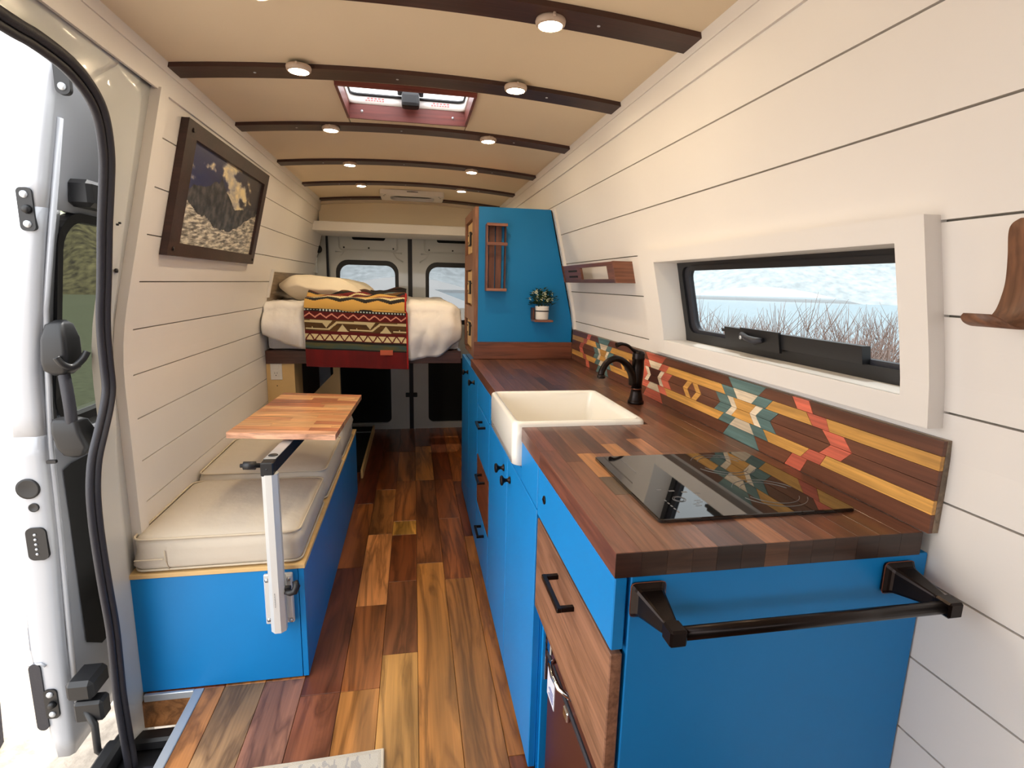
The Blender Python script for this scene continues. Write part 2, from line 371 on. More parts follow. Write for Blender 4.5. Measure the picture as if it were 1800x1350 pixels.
def ring2(g, y, o, i, dy0=0, dy1=.03, rev=False):
    """frame between two same-count loops lying in an x-z plane"""
    A = [(x, y+dy0, z) for x, z in o]; B = [(x, y+dy0, z) for x, z in i]
    A2 = [(x, y+dy1, z) for x, z in o]; B2 = [(x, y+dy1, z) for x, z in i]
    g.loft([A2, A, B, B2], ring=True, smooth=False)
def rear_door(num, xa, xb, wx0, wx1, lab):
    cx = (xa+xb)/2; Y = 4.75; d = G()
    o = lambda z0, z1: rrect(cx, (z0+z1)/2, (xb-xa)/2, (z1-z0)/2, .001)
    # upper half with window hole, lower half with recess hole
    wi = rrect((wx0+wx1)/2, 1.20, (wx1-wx0)/2+.03, .265, .10)
    ring2(d, Y, o(.66, 1.58), wi)
    ring2(d, Y, o(1.58, 1.735), rrect(cx, 1.655, .135, .027, .02), 0, .03)
    lx0, lx1 = (xa+.05, wx1-.05) if xa < -.3 else (wx0-.01, xb-.05)
    ring2(d, Y, o(.0, .66), rrect((lx0+lx1)/2, .345, (lx1-lx0)/2, .29, .05))
    dr = struct(part('door_%d' % num, d, 'metal_van'), lab)
    part('recess_panel', G().box(lx0-.01, lx1+.01, Y+.035, Y+.05, .03, .64), 'dark', dr)
    part('pull_recess', G().box(cx-.14, cx+.14, Y+.035, Y+.05, 1.62, 1.69), 'dark', dr)
    c2 = (wx0+wx1)/2; hw = (wx1-wx0)/2
    sur = G(); ring2(sur, Y, rrect(c2, 1.20, hw+.075, .305, .13), rrect(c2, 1.20, hw+.03, .265, .10), -.012, .0)
    part('pressed_surround', sur, 'metal_van', dr)
    gk = G(); ring2(gk, Y, rrect(c2, 1.20, hw+.032, .267, .10), rrect(c2, 1.20, hw, .225, .075), -.008, .02)
    part('gasket', gk, 'black', dr)
    gp = G().prism([(x, Y+.012, z) for x, z in rrect(c2, 1.20, hw+.005, .23, .075)], (0, .004, 0))
    part('pane', gp, 'glass_rear', dr)
    ps = G(); pl = rrect(cx+.0, 1.61, .235, .065, .03)
    ps.tube([(x, Y-.002, z) for x, z in pl], .006, n=6, closed=True)
    for sx in (-1, 1):
        ps.tube([(cx+sx*.27, Y-.002, 1.53), (cx+sx*.20, Y-.002, 1.53), (cx+sx*.23, Y-.002, 1.49), (cx+sx*.28, Y-.002, 1.46)], .006, n=6)
    part('pressed_ribs', ps, 'metal_van', dr)
    for x in (cx-.2, cx, cx+.2):
        part('hole_plug', G().lathe([(.001, -.004), (.007, -.003), (.007, 0)], (x, Y, 1.565), (0, 1, 0), n=10), 'black', dr)
    sx = 1 if xa < -.3 else -1; ex = xb if xa < -.3 else xa
    part('latch', G().box(min(ex, ex-sx*.035), max(ex, ex-sx*.035), Y-.012, Y, .29, .33, bev=.004), 'black', dr)
    return dr
rear_door(2, -.682, -.040, -.600, -.150, 'left rear van door with window and pressed white metal')
rear_door(3, -.008, .682, .135, .60, 'right rear van door with window, partly behind the tall cabinet')
struct(part('trim_14', bx(-.042, -.006, 4.742, 4.76, 0, 1.735), 'rubber'), 'black rubber seal between the two rear doors')

# ---- left body pillar around the side door + rubber seal
sealp = [(-.6, 1.742), (.3, 1.742), (.8, 1.74), (1.164, 1.735), (1.25, 1.737), (1.352, 1.730), (1.43, 1.708), (1.48, 1.680), (1.515, 1.640), (1.545, 1.58), (1.56, 1.52), (1.580, 1.42), (1.595, 1.36), (1.615, 1.28), (1.632, 1.2), (1.650, 1.12),
         (1.662, 1.05), (1.664, .985), (1.640, .93), (1.600, .870), (1.56, .81), (1.537, .74), (1.529, .66), (1.529, .58), (1.535, .45), (1.544, .32), (1.541, .2), (1.538, .1), (1.545, -.04), (1.55, -.12), (1.552, -.2)]
def cr2(P, n=4):
    out = []
    for i in range(len(P)-1):
        a, b, c_, d_ = P[max(0, i-1)], P[i], P[i+1], P[min(len(P)-1, i+2)]
        for k in range(n):
            s = k/n; out.append(tuple(.5*((2*b[j])+(c_[j]-a[j])*s+(2*a[j]-5*b[j]+4*c_[j]-d_[j])*s*s+(3*b[j]-a[j]-3*c_[j]+d_[j])*s**3) for j in (0, 1)))
    return out+[P[-1]]
sealp = cr2(sealp); loop_in = list(sealp); loop_out = []
for y, z in sealp:
    if z > 1.70: loop_out.append((y+max(0, y-1.2)*.55, 1.83))
    elif z > 1.50: k = (1.70-z)/.2; loop_out.append((1.56+.155*k/.4, 1.83) if k < .4 else (1.715, 1.83-.33*(k-.4)/.6))
    else: loop_out.append((1.715, z))
g = G(); mid = []
def sidept(y, z, off): return W(-1, y, z, off)
n = len(sealp); L0 = [sidept(y, z, -.012) for y, z in loop_in]; L1 = [sidept(y, z, -.002) for y, z in loop_in]
L2 = [sidept(.7*a[0]+.3*b[0], .7*a[1]+.3*b[1], -.022) for a, b in zip(loop_in, loop_out)]
L3 = [sidept(.35*a[0]+.65*b[0], .35*a[1]+.65*b[1], -.006) for a, b in zip(loop_in, loop_out)]; L4 = [sidept(a, b, -.012) for a, b in loop_out]; L5 = [sidept(a, b, -.055) for a, b in loop_out]
g.loft([L0, L1, L2, L3, L4, L5], closed=False, cap0=False, cap1=False)
pil = struct(part('trim_15', g, 'metal_van'), 'white painted metal body pillar around the side door opening')
for y, z in ((1.67, 1.31), (1.672, 1.095), (1.64, 1.43), (1.65, 1.435)):
    part('bolt_hole', G().lathe([(.001, -.002), (.006 if z < 1.4 else .003, -.001), (.006 if z < 1.4 else .003, .004)], W(-1, y, z, -.003), (-1, 0, 0), n=10), 'black', pil)
g = G().tube([sidept(y, z, .004) for y, z in sealp], .0105, n=10)
seal = struct(part('trim_16', g, 'rubber'), 'black rubber seal lining the side door opening')
def toward(i, d):
    y0, z0 = sealp[max(0, i-1)]; y1, z1 = sealp[min(n-1, i+1)]; t = Vector((y1-y0, z1-z0)).normalized()
    return sealp[i][0]-(-t.y)*d*1, sealp[i][1]-(t.x)*d
in2 = [toward(i, .0145) for i in range(n)]
part('lip', G().tube([sidept(y, z, -.004) for y, z in in2], .0095, n=8), 'rubber', seal)
# ---- step well
st = tag(part('door_step', G().box(-.93, -.70, -.5, 1.652, -.30, -.155, bev=.006).box(-.93, -.70, 1.60, 1.652, -.155, -.115, bev=.008), 'black'), 'black moulded plastic step inside the side door', 'step')
g = G()
for i in range(9):
    for j in range(4): g.box(-.90+j*.045, -.872+j*.045, 1.15+i*.045, 1.178+i*.045, -.156, -.149)
o = part('tread_grid', g, 'rubber', st); o['kind'] = 'stuff'
part('back_rim', bx(-.93, -.885, 1.36, 1.60, -.155, -.09, bev=.01), 'black', st)

# ---- sliding door
po = [(-.918, 1.873), (-.954, 1.778), (-1.008, 1.562), (-1.040, 1.40), (-1.077, 1.24), (-1.105, 1.024), (-1.128, .811), (-1.148, .538), (-1.160, .17), (-1.150, -.0), (-1.135, -.2)]
pi = [(-.88, 1.84), (-.905, 1.728), (-.939, 1.561), (-.972, 1.40), (-.998, 1.24), (-1.028, 1.024), (-1.038, .811), (-1.045, .538), (-1.064, .17), (-1.066, 0), (-1.072, -.2)]
def itp(tab, z):
    for (xa, za), (xb, zb) in zip(tab, tab[1:]):
        if zb <= z <= za: return xa+(xb-xa)*(za-z)/(za-zb)
    return tab[0][0] if z > tab[0][1] else tab[-1][0]
def dprism(g, y0, y1, z0, z1, y0b=None):
    k = max(2, int((z1-z0)/.06)); zs = [z0+(z1-z0)*i/k for i in range(k+1)]
    r = []
    for z in zs:
        xo, xi = itp(po, z), itp(pi, z); e = .012
        r.append([(xi, y0+e, z), (xi-e, y0, z), (xo+.02, y0, z), (xo, y0+.02, z), (xo, y1, z), (xi, y1, z)])
    g.loft(r, smooth=True)
g = G(); YD = 1.67
dprism(g, YD, 2.75, -.2, .845); dprism(g, YD, 2.75, 1.47, 1.86); dprism(g, YD, YD+.075, .845, 1.47); dprism(g, 2.62, 2.75, .845, 1.47)
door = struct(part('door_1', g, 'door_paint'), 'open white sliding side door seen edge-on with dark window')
def di(y, z, off=0): return Vector((itp(pi, z)+off, y, z))
g = G(); fr = rrect(2.20, 1.157, .46, .315, .09)
fo = [di(y, z, .004) for y, z in fr]; fi = [di(y, z, .004) for y, z in rrect(2.20, 1.157, .435, .29, .08)]
g.loft([[p+Vector((-.03, 0, 0)) for p in fo], fo, fi, [p+Vector((-.03, 0, 0)) for p in fi]], ring=True, smooth=False)
part('window_gasket', g, 'black', door)
g = G().loft([[di(y, z, -.02) for y, z in rrect(2.20, 1.157, .44, .30, .08)]], cap0=False, cap1=True); part('pane', g, 'glass_dark', door)
# pressed inner edge ridge, upper arch
g = G().tube([di(1.70, -.1, .004), di(1.70, .4, .006), di(1.70, .8, .004), di(1.70, 1.2, .004), di(1.70, 1.7, .004)], .008, n=8)
part('pressed_ridge', g, 'door_paint', door)
def crv(pts, n=5):
    P = [Vector(p) for p in pts]; out = []
    for i in range(len(P)-1):
        a, b, c_, d_ = P[max(0, i-1)], P[i], P[i+1], P[min(len(P)-1, i+2)]
        for k in range(n): s = k/n; out.append(.5*((2*b)+(c_-a)*s+(2*a-5*b+4*c_-d_)*s*s+(3*b-a-3*c_+d_)*s**3))
    return out+[P[-1]]
def plate(name, z, hz, hx=.018, xo=-.035):
    xc = (itp(po, z)+itp(pi, z))/2
    o = part(name, G().prism([(x, YD-.006, zz) for x, zz in rrect(xc, z, hx, hz, .012)], (0, .012, 0)), 'black', door)
    for s in (-1, 1): part('screw', G().lathe([(.001, -.004), (.009, -.003), (.010, .002)], (xc, YD-.006, z+s*hz*.68), (0, 1, 0), n=12), 'alu', o)
    part('pin', G().lathe([(.001, -.012), (.009, -.012), (.012, 0)], (xc+.004, YD-.006, z), (0, 1, 0), n=12), 'black', o)
plate('striker_plate', 1.462, .055); plate('lower_striker_plate', -.005, .05)
xc = (itp(po, .69)+itp(pi, .69))/2
for z, r, x in ((.693, .030, -1.086), (.636, .013, -1.078)):
    part('rubber_plug', G().lathe([(.001, -.001), (r*.8, -.003), (r, -.004), (r, .002)], (x, YD-.001, z), (0, 1, 0), n=20), 'black', door)
cp = part('contact_plate', G().prism([(x, YD-.006, z) for x, z in rrect(-1.082, .524, .026, .05, .016)], (0, .01, 0)), 'black', door)
for k in range(5): part('contact', G().lathe([(.0005, -.003), (.004, -.002), (.004, 0)], (-1.084, YD-.006, .494+k*.015), (0, 1, 0), n=8), 'alu', cp)
part('edge_bumper', G().prism([(x, YD-.004, z) for x, z in rrect(-1.140, .02, .016, .115, .016)], (0, .02, 0)), 'rubber', door)
# upper hinge arm, handle
ua = part('upper_roller_plate', G().prism([(x, 1.66, z) for x, z in rrect(-.872, 1.80, .017, .052, .014)], (0, .014, 0)), 'black', door)
for s in (-1, 1): part('screw', G().lathe([(.001, -.005), (.009, -.004), (.010, .002)], (-.872, 1.66, 1.80+s*.034), (0, 1, 0), n=12), 'alu', ua)
part('upper_bracket', G().box(-.95, -.885, 1.76, 1.90, 1.485, 1.56, bev=.012), 'black', door)
def hl(xa, xb, ya, yb, z, r=.012): return [(x, y, z) for x, y in rrect((xa+xb)/2, (ya+yb)/2, abs(xb-xa)/2, (yb-ya)/2, r, 4)]
h = part('door_handle', G().loft([hl(-.975, -.955, 1.685, 1.71, 1.172, .008), hl(-.992, -.945, 1.665, 1.725, 1.160), hl(-1.002, -.938, 1.655, 1.735, 1.12), hl(-1.006, -.938, 1.652, 1.735, 1.06), hl(-1.004, -.942, 1.655, 1.73, 1.035), hl(-.985, -.955, 1.665, 1.715, 1.02, .010)]), 'black', door)
part('release_lever', G().tube(crv([(-.955, 1.64, 1.075), (-.945, 1.645, 1.055), (-.93, 1.66, 1.045), (-.915, 1.68, 1.062), (-.905, 1.69, 1.085)]), .009, n=10), 'black', h)
part('grab_bar', G().tube(crv([(-.965, 1.68, 1.03), (-.955, 1.668, .97), (-.952, 1.665, .92), (-.958, 1.672, .87), (-.965, 1.68, .83)]), .015, n=12), 'rubber', h)
part('handle_base', G().loft([hl(-1.0, -.945, 1.66, 1.70, .895, .010), hl(-1.004, -.935, 1.655, 1.72, .885), hl(-1.006, -.93, 1.655, 1.735, .855), hl(-.998, -.915, 1.655, 1.76, .815), hl(-.985, -.93, 1.66, 1.75, .790), hl(-.972, -.945, 1.67, 1.72, .782, .010)]), 'black', h)
part('lower_pocket', G().loft([[di(y, z, .006) for y, z in ((1.74, .72), (1.78, .73), (2.3, .73), (2.3, .06), (1.86, .06), (1.78, .12))]], cap0=False), 'dark', door)
part('slot', G().prism([(x, YD-.002, z) for x, z in rrect(-1.02, .77, .012, .005, .003)], (0, .01, 0)), 'black', door)
part('roller_housing', G().box(-1.03, -.955, 1.60, 1.70, .04, .105, bev=.012), 'black', door)
part('lower_arm', G().tube([(-.99, 1.62, .0), (-.96, 1.60, -.04), (-.955, 1.59, -.12), (-.93, 1.59, -.15), (-.90, 1.60, -.13)], .010, n=8).box(-1.02, -.94, 1.61, 1.66, -.04, .03, bev=.008), 'black', door)
part('crease_line', G().tube([(-1.16, 1.675, .128), (-1.12, 1.668, .135), (-1.11, 1.668, .125)], .004, n=6), 'door_paint', door)

# ---- side window
win = struct(part('window_1', wbox(wbox(wbox(wbox(G(), 1, .700, .752, 1.087, 1.415, .030, -.01), 1, 1.632, 1.745, 1.087, 1.415, .030, -.01), 1, .752, 1.632, 1.378, 1.415, .030, -.01), 1, .752, 1.632, 1.087, 1.130, .030, -.01), 'white'), 'wide white-framed slider window over the counter')
part('liner', wbox(wbox(wbox(wbox(G(), 1, .742, .753, 1.12, 1.39, .029, -.058), 1, 1.631, 1.642, 1.12, 1.39, .029, -.058), 1, .753, 1.631, 1.377, 1.388, .029, -.058), 1, .753, 1.631, 1.120, 1.131, .029, -.058), 'white', win)
def wl_loop(cy, cz, hy, hz, r, off): return [W(1, y, z, off) for y, z in rrect(cy, cz, hy, hz, r)]
def wring(o, i, a, b): return G().loft([wl_loop(*o, b), wl_loop(*o, a), wl_loop(*i, a), wl_loop(*i, b)], ring=True, smooth=False)
part('frame', wring((1.17, 1.255, .51, .14, .01), (1.165, 1.262, .442, .102, .03), -.05, -.075), 'black', win)
part('inner_frame', wring((1.165, 1.262, .442, .102, .03), (1.160, 1.264, .424, .094, .03), -.058, -.075), 'rubber', win)
part('pane', G().loft([wl_loop(1.16, 1.264, .43, .098, .03, -.066)], cap0=False), 'glass_side', win)
part('top_rail', wbox(G(), 1, .72, 1.55, 1.352, 1.366, -.046, -.06), 'black', win)
o = part('sliding_rail', wbox(wbox(G(), 1, .905, 1.385, 1.160, 1.196, -.040, -.06), 1, 1.36, 1.40, 1.182, 1.190, -.04, -.05), 'black', win)
lt = part('latch_plate', wbox(G(), 1, 1.145, 1.30, 1.150, 1.200, -.034, -.041), 'black', win)
part('latch_lever', G().tube([W(1, 1.285, 1.182, -.028), W(1, 1.25, 1.176, -.02), W(1, 1.22, 1.172, -.022), W(1, 1.20, 1.176, -.03)], [.008, .008, .010, .006], n=8), 'rubber', lt)
part('latch_pin', G().lathe([(.001, -.003), (.005, -.002), (.005, .002)], W(1, 1.275, 1.176, -.018), (1, 0, 0), n=8), 'alu', lt)

# ================================================================ OUTSIDE
def terr(name, fn, nu, nv, m, lab):
    o = part(name, G().grid(fn, nu, nv), m, fixn=False); return struct(o, lab)
terr('ground', lambda u, v: Vector((-14+26*u, -30+70*v, -.55+.02*noise.noise(Vector((u*40, v*90, 0))))), 60, 120, 'gravel', 'pale gravel lot around the van')
terr('lawn', lambda u, v: Vector((-(6+48*v)*(.595-.30*u), 6+48*v, -.53)), 4, 4, 'grass', 'short green grass beyond the gravel, seen through the door window')
terr('hillside', lambda u, v: Vector((-(54+22*u)*(.585-.30*v), 54+22*u, -.6+15*u+1.2*noise.noise(Vector((u*3, v*8, 1))))), 20, 60, 'hill_olive', 'dry olive hillside beyond the grass')
terr('lake', lambda u, v: Vector((12+240*u, -140+460*v, -3.0)), 4, 4, 'lake', 'pale lake beyond the side window')
def fh(u, v):
    a = -.5+2.9*u; r = 230+ -0*v; rr = r+120*v
    return Vector((rr*math.cos(a), rr*math.sin(a), -4+62*v+14*noise.noise(Vector((u*9, v*3, 4)))))
terr('far_hills', fh, 90, 20, 'hill_pale', 'pale hazy slopes across the lake')
def bush(x, y, h, seed, lab):
    r = random.Random(seed); g = G()
    for k in range(110):
        a = r.uniform(0, 2*PI); lean = r.uniform(.1, .75); p = Vector((x+r.uniform(-.25, .25), y+r.uniform(-.3, .3), -.6)); pts = [p]
        hh = h*r.uniform(.6, 1); d = Vector((math.cos(a)*lean, math.sin(a)*lean, 1)).normalized()
        for s in range(5):
            d = (d+Vector((r.uniform(-.16, .16), r.uniform(-.16, .16), .05))).normalized(); p = p+d*hh/5; pts.append(p)
        g.tube(pts, [.008, .007, .006, .005, .003, .002], n=3)
        for q in range(5):
            b = pts[r.randint(2, 4)]; dd = Vector((r.uniform(-1, 1), r.uniform(-1, 1), r.uniform(.6, 1.6))).normalized()
            g.tube([b, b+dd*.14*h, b+dd*.24*h+Vector((0, 0, .02))], [.004, .003, .0015], n=3)
    tag(part('bare_bush', g, 'twig', fixn=False), lab, 'bush', 'bare bushes outside the side window')
bl = ['leafless bush outside at the far left of the side window', 'small leafless bush outside above the sliding window rail', 'tall leafless bush outside in the middle of the side window', 'leafless bush outside right of the middle of the side window', 'dense leafless bush outside near the right end of the side window', 'leafless bush outside at the far right edge of the side window']
for k, (x, y, h) in enumerate(((4.3, 8.0, 1.8), (6.5, 9.8, 1.5), (4.4, 5.5, 1.85), (6.6, 6.8, 1.8), (4.0, 3.6, 1.75), (6.4, 4.6, 1.8))): bush(x, y, h, 20+k, bl[k])
g = G().loft([[(-1.78+.20*sx*math.cos(2*PI*k/16), 2.05+.16*sx*math.sin(2*PI*k/16), z) for k in range(16)] for z, sx in ((-.55, .9), (-.5, 1.05), (-.3, 1.1), (-.12, 1.0), (-.03, .75), (.0, .3))])
bag = tag(part('backpack', g, 'fabric_dark'), 'dark purplish fabric bag on the gravel at the lower left corner', 'bag')
part('strap', G().tube([(-1.62, 2.0, -.45), (-1.55, 1.98, -.3), (-1.57, 1.98, -.12), (-1.68, 2.0, -.02)], .02, n=8, flat=.5), 'fabric_dark', bag)

# ================================================================ ROOF FITTINGS
LAB = {}
for i, y in enumerate(RY[:5]):
    for s in (-1, 1):
        yy = [1.30, 1.725, 2.335, 2.985, 3.60][i]; x = .31*s; z = ceilz(x)-.011
        side = 'right' if s > 0 else 'left'
        nth = ['nearest', 'second', 'third', 'fourth', 'farthest'][i]
        t = thing('puck_light', (x, yy, z), 'glowing round puck light, %s of the %s-hand row under the ceiling ribs' % (nth, side), 'ceiling light', 'puck lights on the ceiling ribs')
        part('ring', G().lathe([(.033, 0), (.0345, -.005), (.033, -.012), (.0275, -.016), (.0265, -.013), (.0265, 0)], (x, yy, z), n=28), 'ring', t)
        part('lens', G().lathe([(.0005, -.017), (.016, -.0165), (.0255, -.0148), (.0265, -.010)], (x, yy, z), n=28), 'lens', t)
        part('clip', G().box(x-.003, x+.003, yy-.038, yy-.033, z-.008, z, bev=.001), 'ring', t)
# roof vent
t = thing('roof_vent', (-.012, 2.04, 1.90), 'rectangular roof vent with translucent lid between the second and third ribs', 'roof vent')
g = G()
for a in ((-.233, -.224, 1.862, 2.212), (.200, .209, 1.862, 2.212), (-.224, .200, 2.203, 2.212), (-.224, .200, 1.862, 1.871)):
    g.box(a[0], a[1], a[2], a[3], 1.889, 1.940)
vf = part('wood_frame', g, 'rib', t, (112, 52, 44))
for x in (-.18, .155): part('screw', G().lathe([(.0005, -.003), (.005, -.002), (.005, .002)], (x, 2.203, 1.915), (0, 1, 0), n=10), 'alu', vf)
def vl(z, d, r=.03): return [(x, y, z) for x, y in rrect(-.012, 2.037, .214-d, .168-d, r)]
vi = part('inner_frame', G().loft([vl(1.940, .0), vl(1.940, .004), vl(1.952, .005), vl(1.967, .005), vl(1.967, -.02), vl(1.940, -.02)], ring=True), 'white', t)
def translucent(name, col):
    m = bpy.data.materials.new(name); m.use_nodes = True; n = m.node_tree; n.nodes.remove(n.nodes['Principled BSDF'])
    a = n.nodes.new('ShaderNodeBsdfTranslucent'); a.inputs[0].default_value = col; n.links.new(a.outputs[0], n.nodes['Material Output'].inputs[0]); return m
M['lid'] = translucent('milky_lid_acrylic', (.85, .85, .88, 1))
part('lid', G().loft([vl(1.974, .004), vl(2.03, .012), vl(2.05, .05)], cap0=False), 'lid', t)
part('lid_gasket', G().tube(vl(1.971, .006), .0055, n=8, closed=True), 'black', t)
cr = part('crank', G().box(-.035, .03, 2.13, 2.185, 1.925, 1.975, bev=.012, seg=2), 'black', t)
part('crank_bracket', G().box(-.05, .045, 2.15, 2.19, 1.974, 1.984, bev=.003), 'rubber', cr)
for x in (-.13, .11):
    g = G()
    for k in range(5): g.box(x+k*.013-.03, x+k*.013-.021, 2.1985, 2.1995, 1.958, 1.962)
    for k in range(7): g.box(x+k*.010-.036, x+k*.010-.029, 2.1985, 2.1995, 1.951, 1.955)
    part('warning_print', g, 'red_ink', vi)['kind'] = 'stuff'
# fan housing at the rear
t = thing('rear_fan', (0, 4.0, 1.88), 'cream ventilation fan housing in the ceiling near the rear doors', 'fan')
g = G(); cy = 4.0
o_ = rrect(0, cy, .215, .15, .02); i_ = rrect(0, cy, .15, .10, .06)
g.loft([[(x, y, ceilz(x)) for x, y in o_], [(x, y, 1.872) for x, y in o_], [(x, y, 1.868) for x, y in i_], [(x, y, 1.90) for x, y in i_]], ring=True, smooth=False)
part('housing', g, 'white', t)
part('fan_opening', G().lathe([(.001, 0), (.155, .0), (.155, -.004)], (0, cy, 1.894), n=30), 'dark', t)
for x, y in ((-.18, 3.88), (.18, 3.88), (-.19, 3.93), (.19, 3.93)): part('screw', G().lathe([(.0005, -.002), (.007, -.002), (.007, .002)], (x, y, 1.872), n=8), 'dark', t)

# ================================================================ KITCHEN RUN
FX = .292; HX = FX+.020
def front(name, par, y0, y1, z0, z1, m='blue', col=None, lab=None):
    return part(name, bx(FX, HX, y0+.002, y1-.002, z0+.002, z1-.002, bev=.0018), m, par, col, lab)
def bar_pull(par, y0, y1, z):
    g = G(); r = .005
    g.box(FX-.032, FX-.022, y0-.006, y1+.006, z-r, z+r, bev=.0012)
    for y in (y0, y1): g.box(FX-.024, FX, y-r, y+r, z-r, z+r, bev=.001)
    return part('handle', g, 'bronze', par)
def knob(par, y, z):
    return part('knob', G().lathe([(.012, 0), (.0115, -.003), (.006, -.008), (.0052, -.014), (.009, -.020), (.0155, -.024), (.0165, -.028), (.013, -.031), (.0005, -.032)], (FX, y, z), (1, 0, 0), n=20), 'bronze', par)
# cooktop cabinet / fridge housing
t = thing('end_cabinet', (.56, .95, 0), 'blue cabinet end unit under the cooktop with towel-bar side panel', 'cabinet')
part('side_panel', bx(.317, .843, .69, .708, .0, .874, bev=.0018), 'blue', t)
part('partition', bx(.317, .843, 1.185, 1.20, .0, .874), 'blue', t)
part('shelf', bx(.322, .843, .71, 1.183, .495, .51), 'walnut_y', t, (84, 50, 36))
part('back_panel', bx(.828, .843, .71, 1.183, 0, .874), 'dark', t)
f = front('panel', t, .69, 1.198, .748, .872, lab='blue front with small round lock')
part('lock', G().lathe([(.0005, -.003), (.009, -.003), (.010, -.002), (.010, .0)], (FX, 1.127, .814), (1, 0, 0), n=18).box(FX-.0045, FX-.003, 1.121, 1.133, .812, .816), 'bronze', f)
d = front('drawer', t, .69, 1.19, .507, .745, 'walnut_y', (140, 100, 78), 'brown wood drawer front')
part('drawer_side', bx(HX, .76, .712, .722, .52, .735), 'walnut_y', d, (70, 40, 30))
g = G().box(FX-.034, FX-.024, .875, 1.0, .695, .705, bev=.0015)
for y in (.881, .994): g.box(FX-.026, FX, y-.005, y+.005, .695, .705, bev=.001)
part('handle', g, 'bronze', d)
# fridge
t = thing('fridge', (.58, .95, 0), 'small dark maroon fridge recessed under the wooden drawer', 'fridge')
part('body', bx(.345, .82, .722, 1.175, .03, .485, bev=.006), 'black', t)
part('door', bx(.328, .345, .730, 1.168, .04, .375, bev=.005), 'maroon', t)
part('door_trim', bx(.324, .346, .725, 1.173, .375, .388, bev=.003), 'rubber', t)
part('top_band', bx(.328, .346, .728, 1.170, .390, .455, bev=.004), 'maroon', t)
part('handle', G().tube([(.328, 1.09, .425), (.305, 1.07, .432), (.300, 1.03, .434), (.305, .99, .432), (.328, .965, .425)], .006, n=8), 'chrome', t)
part('catch', G().box(.318, .328, .97, 1.0, .36, .385, bev=.003), 'chrome', t)
part('vent_grille', G().box(.322, .329, 1.18, 1.183, .3, .46).box(.322, .328, 1.135, 1.165, .40, .445, bev=.003), 'chrome', t)
sk = part('sticker', bx(.3265, .328, 1.10, 1.165, .275, .35), 'sticker', t)
g = G()
for k in range(4): g.box(.3260, .3265, 1.108, 1.15-.01*(k % 2), .285+k*.008, .288+k*.008)
part('sticker_print', g, 'blue_ink', sk)
# sink cabinet
t = thing('sink_cabinet', (.56, 1.62, 0), 'blue double-door cabinet under the white farmhouse sink', 'cabinet')
part('fascia', G().box(FX, HX, 1.202, 1.398, .760, .872, bev=.0015).box(FX, HX, 1.842, 2.038, .760, .872, bev=.0015).box(FX, HX, 1.398, 1.842, .760, .796), 'blue', t)
part('body', G().box(HX, .83, 1.202, 1.215, 0, .87).box(HX, .83, 2.028, 2.04, 0, .87).box(HX, .83, 1.2, 2.04, 0, .03), 'blue', t)
for (a, b), ky in (((1.202, 1.619), 1.565), ((1.621, 2.038), 1.681)):
    knob(front('door', t, a, b, .012, .757), ky, .697)
# drawer unit
t = thing('drawer_cabinet', (.56, 2.24, 0), 'blue drawer stack with one brown wood drawer, left of the sink', 'cabinet')
part('body', G().box(HX+.004, .83, 2.045, 2.44, 0, .87), 'blue', t)
for k, (z0, z1, m, c) in enumerate(((.75, .872, 'blue', None), (.507, .747, 'blue', None), (.262, .504, 'walnut_y', (120, 66, 44)), (.015, .259, 'blue', None))):
    d = front('drawer', t, 2.041, 2.443, z0, z1, m, c, 'brown wood drawer' if k == 2 else None)
    if k: bar_pull(d, 2.16, 2.26, z1-.045)
for k, (a, b, ky, lab) in enumerate(((2.447, 2.852, 2.585, 'narrow blue cabinet with round knob, between drawers and the rearmost unit'), (2.857, 3.268, 2.90, 'rearmost blue floor cabinet with round knob, below the tall cabinet'))):
    t = thing('narrow_cabinet', (.56, (a+b)/2, 0), lab, 'cabinet')
    part('body', G().box(HX+.004, .83, a+.003, b, 0, .87), 'blue', t)
    knob(front('door', t, a, b, .01, .872), ky, .818)

